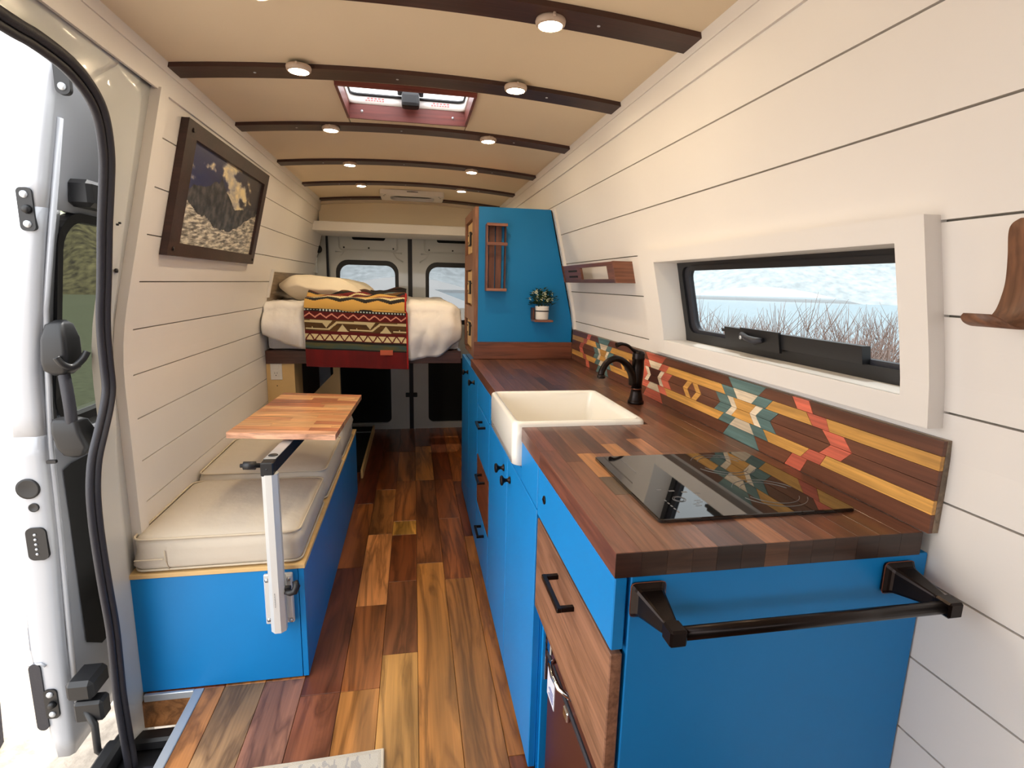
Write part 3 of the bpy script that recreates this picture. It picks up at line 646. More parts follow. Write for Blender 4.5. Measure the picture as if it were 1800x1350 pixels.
# countertop of staves
ct = thing('countertop', (.56, 1.75, .873), 'long dark walnut butcher block countertop of glued staves', 'countertop')
part('core', G().box(.294, .828, .692, 1.394, .874, .900).box(.294, .828, 1.846, 2.748, .874, .900).box(.665, .828, 1.394, 1.846, .874, .900), 'walnut_y', ct, (60, 34, 24))
rnd = random.Random(11); WC = [(98, 60, 44), (90, 54, 38), (106, 66, 46), (84, 50, 38), (100, 60, 42), (112, 72, 52), (92, 58, 44)]
NC = [(124, 82, 60), (118, 76, 54), (132, 90, 66), (114, 74, 54)]
for r in range(13):
    x0 = .290+r*.0411; x1 = min(.8275, x0+.0411)
    segs = []
    y = .690
    js = {1: [1.10], 2: [.905, 1.0, 1.155], 3: [1.152], 4: [1.125, 1.223], 6: [1.26]}.get(r, [])
    cuts = [.690]+js
    yy = js[-1] if js else .690
    while yy < 2.75: yy += rnd.uniform(.28, .75); cuts.append(min(yy, 2.75))
    for a, b in zip(cuts, cuts[1:]):
        pieces = [(a, b)]
        if x0 < .655:
            pieces = [(a, min(b, 1.397)), (max(a, 1.843), b)]
        near = (a+b)/2 < 1.5 and r < 9
        c = rnd.choice(NC if (near and rnd.random() < .65) else WC)
        if r == 2 and a == .905: c = (92, 72, 54)
        if r == 2 and a == 1.0: c = (178, 122, 74)
        if r == 4 and a == 1.125: c = (184, 126, 76)
        if r == 6 and a < 1.0: c = (170, 112, 74)
        if r == 0: c = rnd.choice([(112, 66, 50), (106, 62, 48), (118, 70, 52)])
        for p, q in pieces:
            if q-p > .004:
                sv = part('stave', bx(x0+.0001, x1-.0001, p+.0001, q-.0001, .873, .913+rnd.uniform(-.0001, .0001), bev=.0005), 'walnut_y', ct, c)
                if p < .6905: part('end_grain_shaded', bx(x0+.0002, x1-.0002, .6890, .6902, .8732, .9125), 'walnut_x', sv, tuple(v*.55 for v in c))  # oiled end grain, plus the near face's shade put into the tone
# rear upstand
t = tag(part('rear_upstand', bx(.303, .826, 2.728, 2.748, .914, 1.002, bev=.0015), 'walnut_x', None, (112, 62, 42)), 'brown wooden upstand at the foot of the tall blue cabinet', 'upstand')

# backsplash mosaic
bs = thing('backsplash', (.84, 1.7, .914), 'geometric wooden mosaic backsplash in walnut, yellow, teal, coral and white', 'backsplash')
part('backing', bx(.833, .8445, .682, 2.726, .9135, 1.071), 'walnut_y', bs, (128, 108, 86))
BR, YE, TE, RE, WH = (100, 60, 42), (206, 152, 78), (88, 116, 114), (196, 98, 76), (216, 198, 172)
CEN = {'t': (1.206, TE, YE), 'r': (1.730, RE, (70, 34, 24)), 'u': (2.254, TE, YE)}
def motif(row, yc, P, Cn):
    if row == 0: return [((.079, .054), P), ((-.079, -.054), None)]
    if row == 1: return [((.108, .084), P), ((.053, .030), WH), ((-.053, -.030), P), ((-.108, -.084), None)]
    return [((.133, .107), P), ((.077, .052), WH), ((.049, .027), Cn), ((-.049, -.027), WH), ((-.077, -.052), P), ((-.133, -.107), None)]
CH_ = [((1.035, 1.015), (.983, .967)), ((.987, .965), (.930, .917)), ((.937, .910), (.879, .855))]
HEX = [None, None, [((.030, .055), YE), ((.001, .026), BR), ((-.001, -.026), YE), ((-.030, -.055), None)]]
def rowspec(r):
    base = (BR, YE, BR)[r]; out = [((2.726, 2.726), base)]
    a, b = CH_[r]; mir = lambda p: (3.46-p[0], 3.46-p[1])
    out += [(mir(b), RE), (mir(a), base)]
    def add(yc, lst):
        for (t_, b_), c in lst: out.append(((yc+t_, yc+b_), c if c else base))
    add(2.254, motif(r, 0, TE, YE))
    if HEX[r]: add(1.992, HEX[r])
    add(1.730, motif(r, 0, RE, (66, 32, 24)))
    if HEX[r]: add(1.468, HEX[r])
    add(1.206, motif(r, 0, TE, YE))
    out += [(a, RE), (b, base), ((.682, .682), None)]
    return out
ZR = [1.070, 1.045, 1.020, .995, .970, .945, .9128]
rnd = random.Random(5)
for r in range(6):
    sp_ = rowspec(r if r < 3 else 5-r)
    zt, zb = ZR[r], ZR[r+1]
    for (p, c), (q, _) in zip(sp_, sp_[1:]):
        if c is None: continue
        pt, pb = p if r < 3 else p[::-1]; qt, qb = q if r < 3 else q[::-1]
        e = .0005; xf = .826+rnd.uniform(-.0004, .0004)
        pts = [(.834, pt-e, zt-e), (.834, qt+e, zt-e), (.834, qb+e, zb+e), (.834, pb-e, zb+e)]
        k = rnd.uniform(.93, 1.06); cc = tuple(min(255, v*k) for v in c)
        part('tile', G().prism(pts, (xf-.834, 0, 0)), 'tile', bs, cc)

# sink
t = thing('farmhouse_sink', (.46, 1.62, .80), 'white fireclay apron sink set into the counter', 'sink')
sc, sy, hx, hy = (.266+.655)/2, 1.62, (.655-.266)/2, .2205
def lp(z, d, r): return [(x, y, z) for x, y in rrect(sc, sy, hx-d, hy-d, r, 8)]
g = G().loft([lp(.796, .012, .02), lp(.803, .002, .022), lp(.83, 0, .022), lp(.918, 0, .022), lp(.9245, .004, .022), lp(.9265, .010, .02), lp(.9255, .016, .02), lp(.918, .021, .02), lp(.90, .023, .022), lp(.80, .03, .03), lp(.755, .036, .04), lp(.738, .060, .05), lp(.734, .12, .03)], cap0=True, cap1=True)
part('basin', g, 'ceramic', t)
part('basin_underside', G().loft([lp(.797, .052, .02), lp(.74, .055, .03), lp(.722, .07, .05)], cap0=False), 'ceramic', t)
part('drain', G().lathe([(.0005, .003), (.02, .003), (.036, .004), (.040, .001), (.04, -.002)], (sc, sy, .7345), n=24), 'chrome', t)
# faucet
fx, fy = .735, 1.665
t = thing('faucet', (fx, fy, .913), 'dark bronze arched kitchen faucet with lever on top, beside the sink', 'faucet')
part('base', G().lathe([(.0265, 0), (.0275, .004), (.0265, .010), (.023, .013), (.0235, .016), (.021, .024), (.0185, .040), (.0175, .048), (.019, .050), (.019, .053), (.0175, .055)], (fx, fy, .9131), n=28), 'bronze', t)
part('body', G().lathe([(.0175, .054), (.018, .075), (.020, .100), (.0205, .125), (.0195, .148), (.021, .150), (.021, .156), (.020, .158), (.0205, .168), (.018, .176), (.010, .180), (.0005, .181)], (fx, fy, .913), n=28), 'bronze', t)
part('copper_ring', G().lathe([(.0188, .0495), (.0200, .0505), (.0188, .052)], (fx, fy, .913), n=24), 'bronze_edge', t)
def curve(pts, n=6):
    P = [Vector(p) for p in pts]; out = []
    for i in range(len(P)-1):
        a, b, c_, d_ = P[max(0, i-1)], P[i], P[i+1], P[min(len(P)-1, i+2)]
        for k in range(n):
            s = k/n; out.append(.5*((2*b)+(c_-a)*s+(2*a-5*b+4*c_-d_)*s*s+(3*b-a-3*c_+d_)*s**3))
    out.append(P[-1]); return out
sp1 = curve([(fx-.012, fy, .98), (fx-.022, fy-.005, 1.015), (fx-.05, fy-.012, 1.052), (fx-.085, fy-.02, 1.068), (fx-.118, fy-.028, 1.058), (fx-.136, fy-.032, 1.032), (fx-.139, fy-.033, 1.018)])
part('spout', G().tube(sp1, [.0165-.0060*min(1, i/14) for i in range(len(sp1))], n=14), 'bronze', t)
part('spout_tip', G().lathe([(.0105, .002), (.014, -.001), (.0145, -.007), (.012, -.010), (.0005, -.010)], (fx-.139, fy-.033, 1.016), n=20), 'bronze', t)
lv = curve([(fx, fy, 1.085), (fx-.022, fy-.006, 1.094), (fx-.045, fy-.012, 1.110), (fx-.07, fy-.018, 1.116), (fx-.088, fy-.022, 1.112)])
part('lever', G().tube(lv, [.009-.004*min(1, i/8)+.004*max(0, (i-16)/8) for i in range(len(lv))], n=10), 'bronze', t)
# cooktop
t = thing('cooktop', (.60, .94, .913), 'black glass two-zone induction cooktop set on the counter', 'cooktop')
def cp_(z, d): return [(x, y, z) for x, y in rrect(.588, .943, .188-d, .166-d, .006, 3)]
part('glass_top', G().loft([cp_(.9135, .001), cp_(.9135, 0), cp_(.9185, 0), cp_(.9197, .0012)], smooth=False), 'black_glass', t)
def arc(cx, cy, r, a0, a1, n=30): return [(cx+r*math.cos(a0+(a1-a0)*k/n), cy+r*math.sin(a0+(a1-a0)*k/n), .9199) for k in range(n+1)]
for cy2 in (.865, 1.025):
    for rr in (.052, .066):
        for q in (0, 1): part('zone_mark', G().tube(arc(.665, cy2, rr, q*PI+.3, (q+1)*PI-.5, 22), .0006, n=4), 'print', t)
g = G().box(.452, .4535, 1.00, 1.085, .9197, .9200)
for k in range(4): g.box(.452+.022*k, .463+.022*k, .90-.008*k, .905-.008*k, .9197, .9199)
for k in range(5): g.box(.445, .448, .80+.012*k, .807+.012*k, .9197, .9199)
for rr in (.009, .012): g.tube(arc(.475, .855, rr, 0, 2*PI, 16), .0005, n=4)
for (a, b) in ((.49, .83), (.50, .845)): g.box(a, a+.012, b, b+.0015, .9197, .9199).box(a, a+.012, b-.008, b-.0065, .9197, .9199)
part('control_print', g, 'grey_ink', t)['kind'] = 'stuff'

# towel bar on the end panel
t = thing('towel_bar', (.56, .64, .83), 'dark bronze towel bar mounted across the blue end panel', 'towel bar')
for sx, bxx in ((-1, .345), (1, .782)):
    xb_ = .343 if sx < 0 else .784; e = .32 if sx < 0 else .795
    def sq(cx, cz, h, y, r=.006): return [(x, y, z) for x, z in rrect(cx, cz, h, h, r, 2)]
    g = G().loft([sq(xb_, .838, .0265, .6895), sq(xb_, .838, .0275, .684), sq(xb_, .838, .0245, .679), sq(xb_, .838, .0225, .676), sq(xb_, .838, .021, .672), sq(xb_, .840, .0105, .615, .003), sq(xb_, .840, .0100, .607, .003)], smooth=False)
    part('bracket', g, 'bronze', t)
    part('end_block', G().box(xb_-.0125, xb_+.0125, .585, .612, .8275, .8525, bev=.003), 'bronze', t)
    part('edge_wear', G().tube([(x, .6845, z) for x, z in rrect(xb_, .838, .0276, .0276, .006, 2)], .0008, n=4, closed=True), 'bronze_edge', t)
part('bar', G().tube([(.350, .598, .840), (.778, .598, .840)], .0095, n=16), 'bronze', t)

# ================================================================ TALL CABINET AND WALL ITEMS
TX = .304
t = thing('tall_cabinet', (.56, 3.0, .92), 'tall teal-blue cabinet with walnut-framed drawer side, standing on the counter end', 'cabinet')
def pprism(pts, y0, y1): return G().prism([(x, y0, z) for x, z in pts], (0, y1-y0, 0))
prof = [(TX+.02, 1.002), (.825, 1.002), (.8255, 1.1)]+[(XW(z)-.0185, z) for z in (1.3, 1.5, 1.672)]+[(TX+.02, 1.672)]
part('front_panel', pprism(prof, 2.750, 2.765), 'blue_tall', t)
part('back_panel', pprism([(TX+.02, .93), (.825, .93), (.8255, 1.1), (XW(1.67)-.0185, 1.67), (TX+.02, 1.67)], 3.245, 3.26), 'walnut_x', t, (90, 54, 38))
part('top_panel', bx(TX+.02, .70, 2.765, 3.245, 1.657, 1.672), 'walnut_x', t, (90, 54, 38))
g = G().box(TX, TX+.02, 2.748, 2.86, .915, 1.672, bev=.002).box(TX, TX+.02, 3.215, 3.262, .93, 1.672, bev=.002)
for z0, z1 in ((1.63, 1.672), (1.37, 1.452), (1.10, 1.176), (.915, .935)): g.box(TX+.001, TX+.021, 2.858, 3.217, z0, z1)
part('face_frame', g, 'walnut_z', t, (138, 92, 66))
part('inner_box', G().box(TX+.03, TX+.04, 2.86, 3.215, .93, 1.65), 'ply', t)
for z0, z1, c_ in ((1.452, 1.63, 1.535), (1.176, 1.37, 1.275), (.935, 1.10, 1.045)):
    dr = part('drawer', bx(TX+.012, TX+.028, 2.885, 3.19, z0+.008, z1-.008, bev=.002), 'ply', t, label='light plywood drawer front')
    pu = part('pull', bx(TX+.001, TX+.0115, 3.0, 3.09, c_-.037, c_+.037, bev=.002), 'black', dr)
    part('pull_face', bx(TX-.001, TX+.001, 3.008, 3.082, c_-.03, c_+.03), 'ply', dr)
    part('strap', G().box(TX+.006, TX+.012, 2.90, 3.0, c_+.020, c_+.026), 'dark', dr)
    for dz in (-.02, .02): part('pull_screw', G().lathe([(.0005, -.003), (.007, -.002), (.007, .001)], (TX-.001, 3.045, c_+dz), (1, 0, 0), n=10), 'dark', dr)
# spice rack
t = thing('spice_rack', (.41, 2.73, 1.26), 'slim upright wooden rack hung on the tall blue cabinet', 'rack')
for a, b in ((.374, .404), (.409, .438)): part('slat', bx(a, b, 2.738, 2.7495, 1.268, 1.585, bev=.001), 'walnut_z', t, (112, 66, 48))
part('side_board', bx(.357, .364, 2.69, 2.7495, 1.262, 1.588, bev=.001), 'walnut_z', t, (126, 78, 58))
part('side_board', bx(.452, .458, 2.715, 2.7495, 1.262, 1.588, bev=.001), 'walnut_z', t, (86, 52, 40))
for z0, z1, c in ((1.262, 1.276, (150, 98, 74)), (1.484, 1.499, (122, 74, 56)), (1.576, 1.590, (136, 86, 64))):
    part('cross_rail', bx(.357, .460, 2.684, 2.694, z0, z1, bev=.001), 'walnut_x', t, c)
for z0 in (1.262, 1.58): part('end_board', bx(.364, .452, 2.694, 2.7495, z0, z0+.007), 'walnut_x', t, (96, 50, 34))
# plant shelf and plant
t = thing('plant_shelf', (.655, 2.72, 1.11), 'tiny L-shaped wooden shelf holding the potted plant', 'shelf')
part('board', bx(.603, .700, 2.66, 2.7495, 1.112, 1.122, bev=.0015), 'walnut_x', t, (132, 82, 62))
part('upright', bx(.600, .611, 2.70, 2.7495, 1.122, 1.182, bev=.0015), 'walnut_z', t, (80, 44, 32))
t = thing('potted_plant', (.648, 2.70, 1.1225), 'small green plant with white flowers in a white pot', 'plant')
px_, py_ = .649, 2.700
part('pot', G().lathe([(.0005, 0), (.031, 0), (.0335, .004), (.0355, .064), (.0365, .068), (.034, .070), (.032, .066), (.031, .05), (.0005, .05)], (px_, py_, 1.1228), n=28), 'ceramic', t)
part('pot_band', G().lathe([(.0352, .041), (.0362, .042), (.0363, .046), (.0355, .047)], (px_, py_, 1.1228), n=28), 'black', t)
r = random.Random(4); g = G(); gf = G()
for k in range(340):
    a = r.uniform(0, 2*PI); el = r.uniform(-.1, 1.45); R_ = r.uniform(.025, .072)
    p = Vector((px_+R_*math.cos(a)*math.cos(el)*1.05, py_+R_*math.sin(a)*math.cos(el)*.6, 1.20+R_*math.sin(el)*1.1))
    d_ = Vector((math.cos(a), math.sin(a)*.6, r.uniform(-.3, .8))).normalized(); s_ = d_.cross(Vector((0, 0, 1))).normalized(); ln = r.uniform(.013, .025)
    nn = d_.cross(s_)*.003
    b = g.bm; v = [b.verts.new(q) for q in (p, p+d_*ln*.5+s_*ln*.28-nn, p+d_*ln, p+d_*ln*.5-s_*ln*.28-nn)]; b.faces.new(v)
    if el > .3 and r.random() < .13:
        for q in range(5):
            aa = q*2*PI/5; dd = Vector((math.cos(aa), -.5, math.sin(aa)))*.007; b = gf.bm; c0 = p+Vector((0, -.006, .004))
            b.faces.new([b.verts.new(c0), b.verts.new(c0+dd+Vector((.003, 0, 0))), b.verts.new(c0+dd*1.3), b.verts.new(c0+dd-Vector((.003, 0, 0)))])
for k in range(14):
    a = k*.45*PI; g.tube([(px_, py_, 1.165), (px_+.03*math.cos(a), py_+.015*math.sin(a), 1.21), (px_+.05*math.cos(a), py_+.025*math.sin(a), 1.24)], .0015, n=4)
o = part('foliage', g, 'leaf', t, fixn=False); o['kind'] = 'stuff'
o = part('blossoms', gf, 'flower', t, fixn=False); o['kind'] = 'stuff'
# magazine rack on right wall
t = thing('wall_rack', (.75, 2.2, 1.31), 'low wooden wall rack with an open front, right of the tall cabinet', 'rack')
def wpart(name, y0, y1, z0, z1, o0, o1, c, par=t, m='walnut_y'): return part(name, wbox(G(), 1, y0, y1, z0, z1, o0, o1), m, par, c)
wpart('bottom_rail', 1.880, 2.545, 1.312, 1.326, .070, .060, (92, 56, 42)); wpart('top_rail', 1.880, 2.545, 1.374, 1.388, .070, .060, (110, 64, 46))
eb = wpart('end_board', 1.868, 1.880, 1.312, 1.389, .074, 0, (116, 72, 52), m='walnut_x')
wpart('end_cap', 1.874, 1.95, 1.325, 1.376, .0705, .061, (118, 74, 54)); fb = wpart('front_block', 2.28, 2.545, 1.325, 1.376, .070, .060, (104, 60, 40))
wpart('floor_board', 1.88, 2.545, 1.312, 1.320, .060, 0, (90, 52, 36)); wpart('far_board', 2.545, 2.555, 1.312, 1.389, .074, 0, (100, 56, 38))
for z in (1.338, 1.362): wpart('slot', 2.33, 2.46, z-.004, z+.004, .0712, .0695, None, fb, 'dark')
# coat hook at right edge
def crn(P, n=5):
    out = []
    for i in range(len(P)-1):
        a, b, c_, d_ = P[max(0, i-1)], P[i], P[i+1], P[min(len(P)-1, i+2)]
        for k in range(n):
            s = k/n; out.append(tuple(.5*((2*b[j])+(c_[j]-a[j])*s+(2*a[j]-5*b[j]+4*c_[j]-d_[j])*s*s+(3*b[j]-a[j]-3*c_[j]+d_[j])*s**3) for j in range(len(b))))
    return out+[P[-1]]
t = tag(part('coat_hook', (lambda g: g.loft([[W(1, cy+dy, z, o_) for dy, o_ in ((-.030*wd, o), (.030*wd, o), (.030*wd, o+.007), (-.030*wd, o+.007))] for cy, z, o, wd in crn(((.571, 1.398, .001, .5), (.571, 1.392, .001, .85), (.571, 1.38, .001, 1), (.572, 1.35, .001, 1), (.574, 1.32, .002, 1), (.576, 1.30, .006, 1), (.578, 1.280, .014, 1), (.580, 1.266, .028, 1), (.582, 1.258, .044, 1), (.584, 1.262, .060, .95), (.585, 1.270, .070, .8), (.585, 1.276, .076, .5)))], smooth=True))(G()), 'walnut_z', None, (124, 84, 60)), 'bent brown wood coat hook on the wall, right edge of the photo', 'hook')
part('screw', G().lathe([(.0005, -.003), (.006, -.002), (.006, .002)], W(1, .568, 1.34, .008), (1, 0, 0), n=12), 'bronze_edge', t)
# picture
t = thing('framed_picture', (-.72, 2.35, 1.36), 'dark-framed mountain photograph hanging on the left shiplap wall', 'picture')
for nm, a in (('frame_rail', (1.89, 2.825, 1.725, 1.772)), ('frame_rail', (1.89, 2.825, 1.364, 1.405)), ('frame_stile', (1.89, 1.968, 1.405, 1.725)), ('frame_stile', (2.772, 2.825, 1.405, 1.725))):
    part(nm, wbox(G(), -1, *a, .024, .001), 'rib', t, (52, 28, 24))
for y, z in ((1.93, 1.745), (1.925, 1.385), (2.80, 1.385)): part('screw', G().lathe([(.0005, .003), (.007, .002), (.007, -.002)], W(-1, y, z, .024), (1, 0, 0), n=10), 'bronze', t)
def cgrid(name, fn, colf, nu, nv, m, par, label=None):
    me = bpy.data.meshes.new(name); V = [fn(i/nu, j/nv) for i in range(nu+1) for j in range(nv+1)]; d0 = org(par)
    V = [Vector(v)-d0 for v in V]; k = nv+1
    F = [(i*k+j, (i+1)*k+j, (i+1)*k+j+1, i*k+j+1) for i in range(nu) for j in range(nv)]
    me.from_pydata(V, [], F); at = me.color_attributes.new('Col', 'FLOAT_COLOR', 'CORNER'); data = []
    for i in range(nu):
        for j in range(nv): c = s2l(colf((i+.5)/nu, (j+.5)/nv)); data.extend(c*4)
    at.data.foreach_set('color', data); me.polygons.foreach_set('use_smooth', [True]*len(F)); me.materials.append(M[m])
    o = lnk(name, me, par)
    if label: o['label'] = label
    return o
def N_(x, y, s=0, oc=4):
    v = 0; a = 1; f = 1
    for k in range(oc): v += a*noise.noise(Vector((x*f, y*f, s+k*7))); a *= .5; f *= 2
    return v
def mix(a, b, k): k = max(0, min(1, k)); return tuple(p+(q-p)*k for p, q in zip(a, b))
def pw(tab, x):
    for (a, p), (b, q) in zip(tab, tab[1:]):
        if x <= b: return p+(q-p)*(x-a)/(b-a)
    return tab[-1][1]
def mount(u, v):
    # u from near edge to far edge, v from bottom to top
    ridge = pw([(0, .50), (.08, .60), (.22, .64), (.30, .72), (.36, .73), (.385, .80), (.42, .74), (.55, .60), (.62, .52), (.75, .56), (1, .62)], u)+.02*N_(u*14, 1, 3)
    low = pw([(0, .46), (.15, .36), (.35, .28), (.5, .22), (.62, .26), (.75, .36), (1, .58)], u)+.035*N_(u*9, 2, 5)
    if v < low:
        q = N_(u*12+v*8, v*34-u*10, 9, 5); r_ = 1-abs(N_(u*9, v*14, 14, 4))*1.6
        return mix((98, 92, 84), (226, 216, 196), .30+.9*q+.45*r_)
    if v < ridge:
        q = N_(u*22, v*9, 12, 5); return mix((46, 46, 50), (96, 92, 90), .4+q+.5*max(0, .2-(v-low)))
    sky = mix((44, 50, 92), (66, 60, 62), (u-.2)*1.6)
    n_ = N_(u*7+v*3, v*6-u*3, 21, 5)
    band = math.exp(-((u-(.50+.30*(.9-v)))/.13)**2)+.8*math.exp(-((u-.74)/.10)**2-((v-.80)/.22)**2)+.5*math.exp(-((u-.27)/.07)**2-((v-.86)/.06)**2)+.6*math.exp(-((u-.08)/.07)**2-((v-.66)/.04)**2)
    c = n_*.8+band-.45; wh = mix((150, 150, 162), (244, 222, 170), .5+n_+(u-.5)*.8)
    return mix(sky, wh, c*3)
cgrid('print', lambda u, v: W(-1, 1.966+.808*u, 1.403+.324*v, .012), mount, 200, 110, 'vprint', t, 'mountain under moonlit clouds above snow')

# ================================================================ LEFT SIDE: BENCH, CUSHIONS, TABLE
t = thing('bench', (-.6, 2.4, 0), 'long blue plywood storage bench along the left wall', 'bench')
part('front_panel', bx(-.872, -.372, 1.665, 1.683, .004, .392, bev=.001), 'blue', t)
part('corner_post', bx(-.370, -.353, 1.665, 1.69, .004, .392, bev=.001), 'blue', t)
part('side_panel', bx(-.371, -.353, 1.69, 3.28, .004, .392, bev=.001), 'blue', t)
part('top_board', G().box(-.872, -.349, 1.662, 1.71, .393, .407, bev=.001).box(-.842, -.349, 1.71, 1.76, .393, .407).box(-.39, -.349, 1.76, 3.28, .393, .407, bev=.001).box(-.842, -.39, 1.76, 3.28, .393, .403), 'ply', t)
def cushion(y0, y1, x0, x1, z0, z1, lab, seed, tilt=0):
    t = thing('seat_cushion', ((x0+x1)/2, (y0+y1)/2, z0), lab, 'cushion', 'beige box cushions on the bench')
    cx, cy = (x0+x1)/2, (y0+y1)/2; hx, hy = (x1-x0)/2, (y1-y0)/2
    def lpz(z, d, r, wob=.0):
        out = []
        for k, (x, y) in enumerate(rrect(cx, cy, hx-d, hy-d, r, 5)):
            n_ = noise.noise(Vector((x*9+seed, y*9, z*25)))*wob; dx, dy = x-cx, y-cy; q = 1+n_/max(hx, hy)
            out.append((cx+dx*q, cy+dy*q, z+noise.noise(Vector((x*6, y*6, seed)))*wob*.5+tilt*(y-cy)))
        return out
    H = z1-z0
    g = G().loft([lpz(z0+.002, .02, .03), lpz(z0+.004, .006, .03, .006), lpz(z0+H*.2, -.002, .035, .012), lpz(z0+H*.4, -.004, .035, .014), lpz(z0+H*.6, -.004, .035, .014), lpz(z0+H*.8, -.001, .035, .010), lpz(z1-.006, .004, .035, .006),
        lpz(z1+.002, .015, .04, .006), lpz(z1+.010, .05, .05, .006), lpz(z1+.018, .11, .06, .006), lpz(z1+.022, .17, .04, .004), lpz(z1+.023, .215, .02, .0)])
    part('cover', g, 'cushion', t)
    part('piping', G().tube(lpz(z1-.003, .000, .035, .008), .0035, n=6, closed=True), 'piping', t)
    part('lower_piping', G().tube(lpz(z0+.008, .000, .035, .008), .0035, n=6, closed=True), 'piping', t)
    return t
c1 = cushion(1.672, 2.165, -.842, -.362, .408, .518, 'beige cushion at the near end of the bench, closest to the camera', 1, -.0)
part('zip_flap', G().box(-.835, -.755, 1.660, 1.666, .452, .455, bev=.001).tube([(-.752, 1.666, .480), (-.750, 1.664, .45), (-.742, 1.668, .415)], .0015, n=5), 'piping', c1)
cushion(2.175, 2.68, -.84, -.358, .408, .540, 'middle beige bench cushion, behind the table arm', 5, .0)
cushion(2.70, 3.16, -.838, -.36, .408, .565, 'rear beige bench cushion, half hidden under the tabletop', 9, .0)
# swivel table
t = thing('swivel_table', (-.42, 1.64, .21), 'small acacia swivel table on an aluminium post clamped to the bench', 'table')
mp_ = part('mounting_plate', G().box(-.472, -.386, 1.652, 1.6645, .212, .384, bev=.003).box(-.404, -.386, 1.640, 1.654, .235, .384, bev=.003), 'aluw', t)
for x, z in ((-.462, .365), (-.462, .228), (-.393, .228), (-.395, .372)): part('screw', G().lathe([(.0005, -.003), (.0065, -.002), (.007, .001)], (x, 1.652 if x < -.45 else 1.640, z), (0, 1, 0), n=12), 'chrome', mp_)
g = G().loft([[(x, y, z) for x, y in [(-.424+.024*math.cos(2*PI*k/8+PI/8), 1.620+.024*math.sin(2*PI*k/8+PI/8)) for k in range(8)]] for z in (.214, .73)], smooth=False)
po_ = part('post', g, 'aluw', t)
g = G()
for k, hgt in enumerate((.0012, .004, .003, .003, .003, .003, .004, .003, .003, .003, .003, .003)): g.box(-.4278+(0 if k % 2 else .0006), -.4262, 1.5966, 1.5974, .350-k*.0042, .350-k*.0042+hgt*.8)
part('post_print', g, 'grey_ink', po_)
part('clamp_knob', G().lathe([(.0005, -.03), (.008, -.03), (.008, 0)], (-.385, 1.622, .352), (1, 0, 0), n=10).tube([(-.372, 1.622, .375), (-.366, 1.615, .36), (-.372, 1.61, .345), (-.385, 1.61, .342), (-.40, 1.612, .346)], [.008, .011, .011, .010, .008], n=10), 'black', t)
part('post_cap', G().box(-.446, -.410, 1.600, 1.640, .726, .768, bev=.003), 'black', t)
part('cap_screw', G().lathe([(.0005, -.001), (.003, -.001), (.003, .001)], (-.428, 1.600, .748), (0, 1, 0), n=10), 'rubber', t)
part('grip', G().tube([(-.446, 1.62, .755), (-.462, 1.62, .755), (-.463, 1.62, .755), (-.496, 1.62, .756), (-.497, 1.62, .756), (-.505, 1.62, .756)], [.007, .007, .0125, .0125, .006, .006], n=14), 'black', t)
a0 = Vector((-.428, 1.638, .748)); a1 = Vector((-.400, 2.12, .748)); ad = (a1-a0).normalized(); an = ad.cross(Vector((0, 0, 1)))
def armloop(p, h, b): return [p+an*b+Vector((0, 0, h)), p-an*b+Vector((0, 0, h)), p-an*b-Vector((0, 0, h)), p+an*b-Vector((0, 0, h))]
am = part('arm', G().loft([armloop(a0, .019, .018), armloop(a1, .019, .018)], smooth=False), 'black', t)
part('arm_top_skin', G().loft([[p+an*.017+Vector((0, 0, .0193)), p-an*.017+Vector((0, 0, .0193)), p-an*.017+Vector((0, 0, .0203)), p+an*.017+Vector((0, 0, .0203))] for p in (a0, a1)], smooth=False), 'alu', am)
part('pivot_cap', G().lathe([(.0005, .0225), (.013, .0225), (.0145, .0205)], a0+ad*.035, n=20), 'black', am)
part('pivot_block', G().box(-.44, -.36, 2.06, 2.16, .768, .7765, bev=.002), 'black', t)
q0, q1, q2, q3 = Vector((-.612, 1.845, 0)), Vector((-.258, 1.785, 0)), Vector((-.232, 2.425, 0)), Vector((-.575, 2.500, 0))
tt = part('tabletop', G().prism([q+Vector((0, 0, .7775)) for q in (q0+Vector((.004, .004, 0)), q1+Vector((-.004, .004, 0)), q2+Vector((-.004, -.004, 0)), q3+Vector((.004, -.004, 0)))], (0, 0, .012)), 'walnut_x', t, (150, 96, 66))
rnd = random.Random(8); TC = [(204, 148, 98), (186, 118, 78), (176, 104, 68), (214, 160, 106), (196, 132, 86), (168, 100, 66), (206, 158, 110)]
NR = 15
for i in range(NR):
    cuts = [0.0]
    while cuts[-1] < 1: cuts.append(min(1, cuts[-1]+rnd.uniform(.3, .9)))
    if i == 0: cuts = [0, 1]
    for a, b in zip(cuts, cuts[1:]):
        if b-a < .02: continue
        v0, v1 = (i+.008)/NR, (i+.992)/NR; e = .0008
        def Q(u, v): return q0.lerp(q1, u).lerp(q3.lerp(q2, u), v)
        gg = G(); pts = [Q(a+e, v0), Q(b-e, v0), Q(b-e, v1), Q(a+e, v1)]
        gg.prism([p+Vector((0, 0, .777)) for p in pts], (0, 0, .0195+rnd.uniform(-.0002, .0002)))
        part('stave', gg, 'walnut_x', tt, rnd.choice(TC) if i else (214, 160, 128))

# ================================================================ REAR: BED
t = thing('bed_platform', (-.25, 4.0, .80), 'dark walnut edged bed platform spanning the rear of the van', 'bed')
part('front_rail', bx(-.842, .285, 3.27, 3.295, .812, .888, bev=.002), 'walnut_x', t, (78, 44, 34))
part('deck', bx(-.842, .285, 3.295, 4.70, .862, .888), 'walnut_x', t, (70, 40, 30))
t = thing('mattress', (-.25, 4.0, .889), 'mattress under the white comforter at the rear', 'mattress')
part('cover', bx(-.838, .28, 3.31, 4.68, .889, 1.115, bev=.03, seg=2), 'sheet', t)
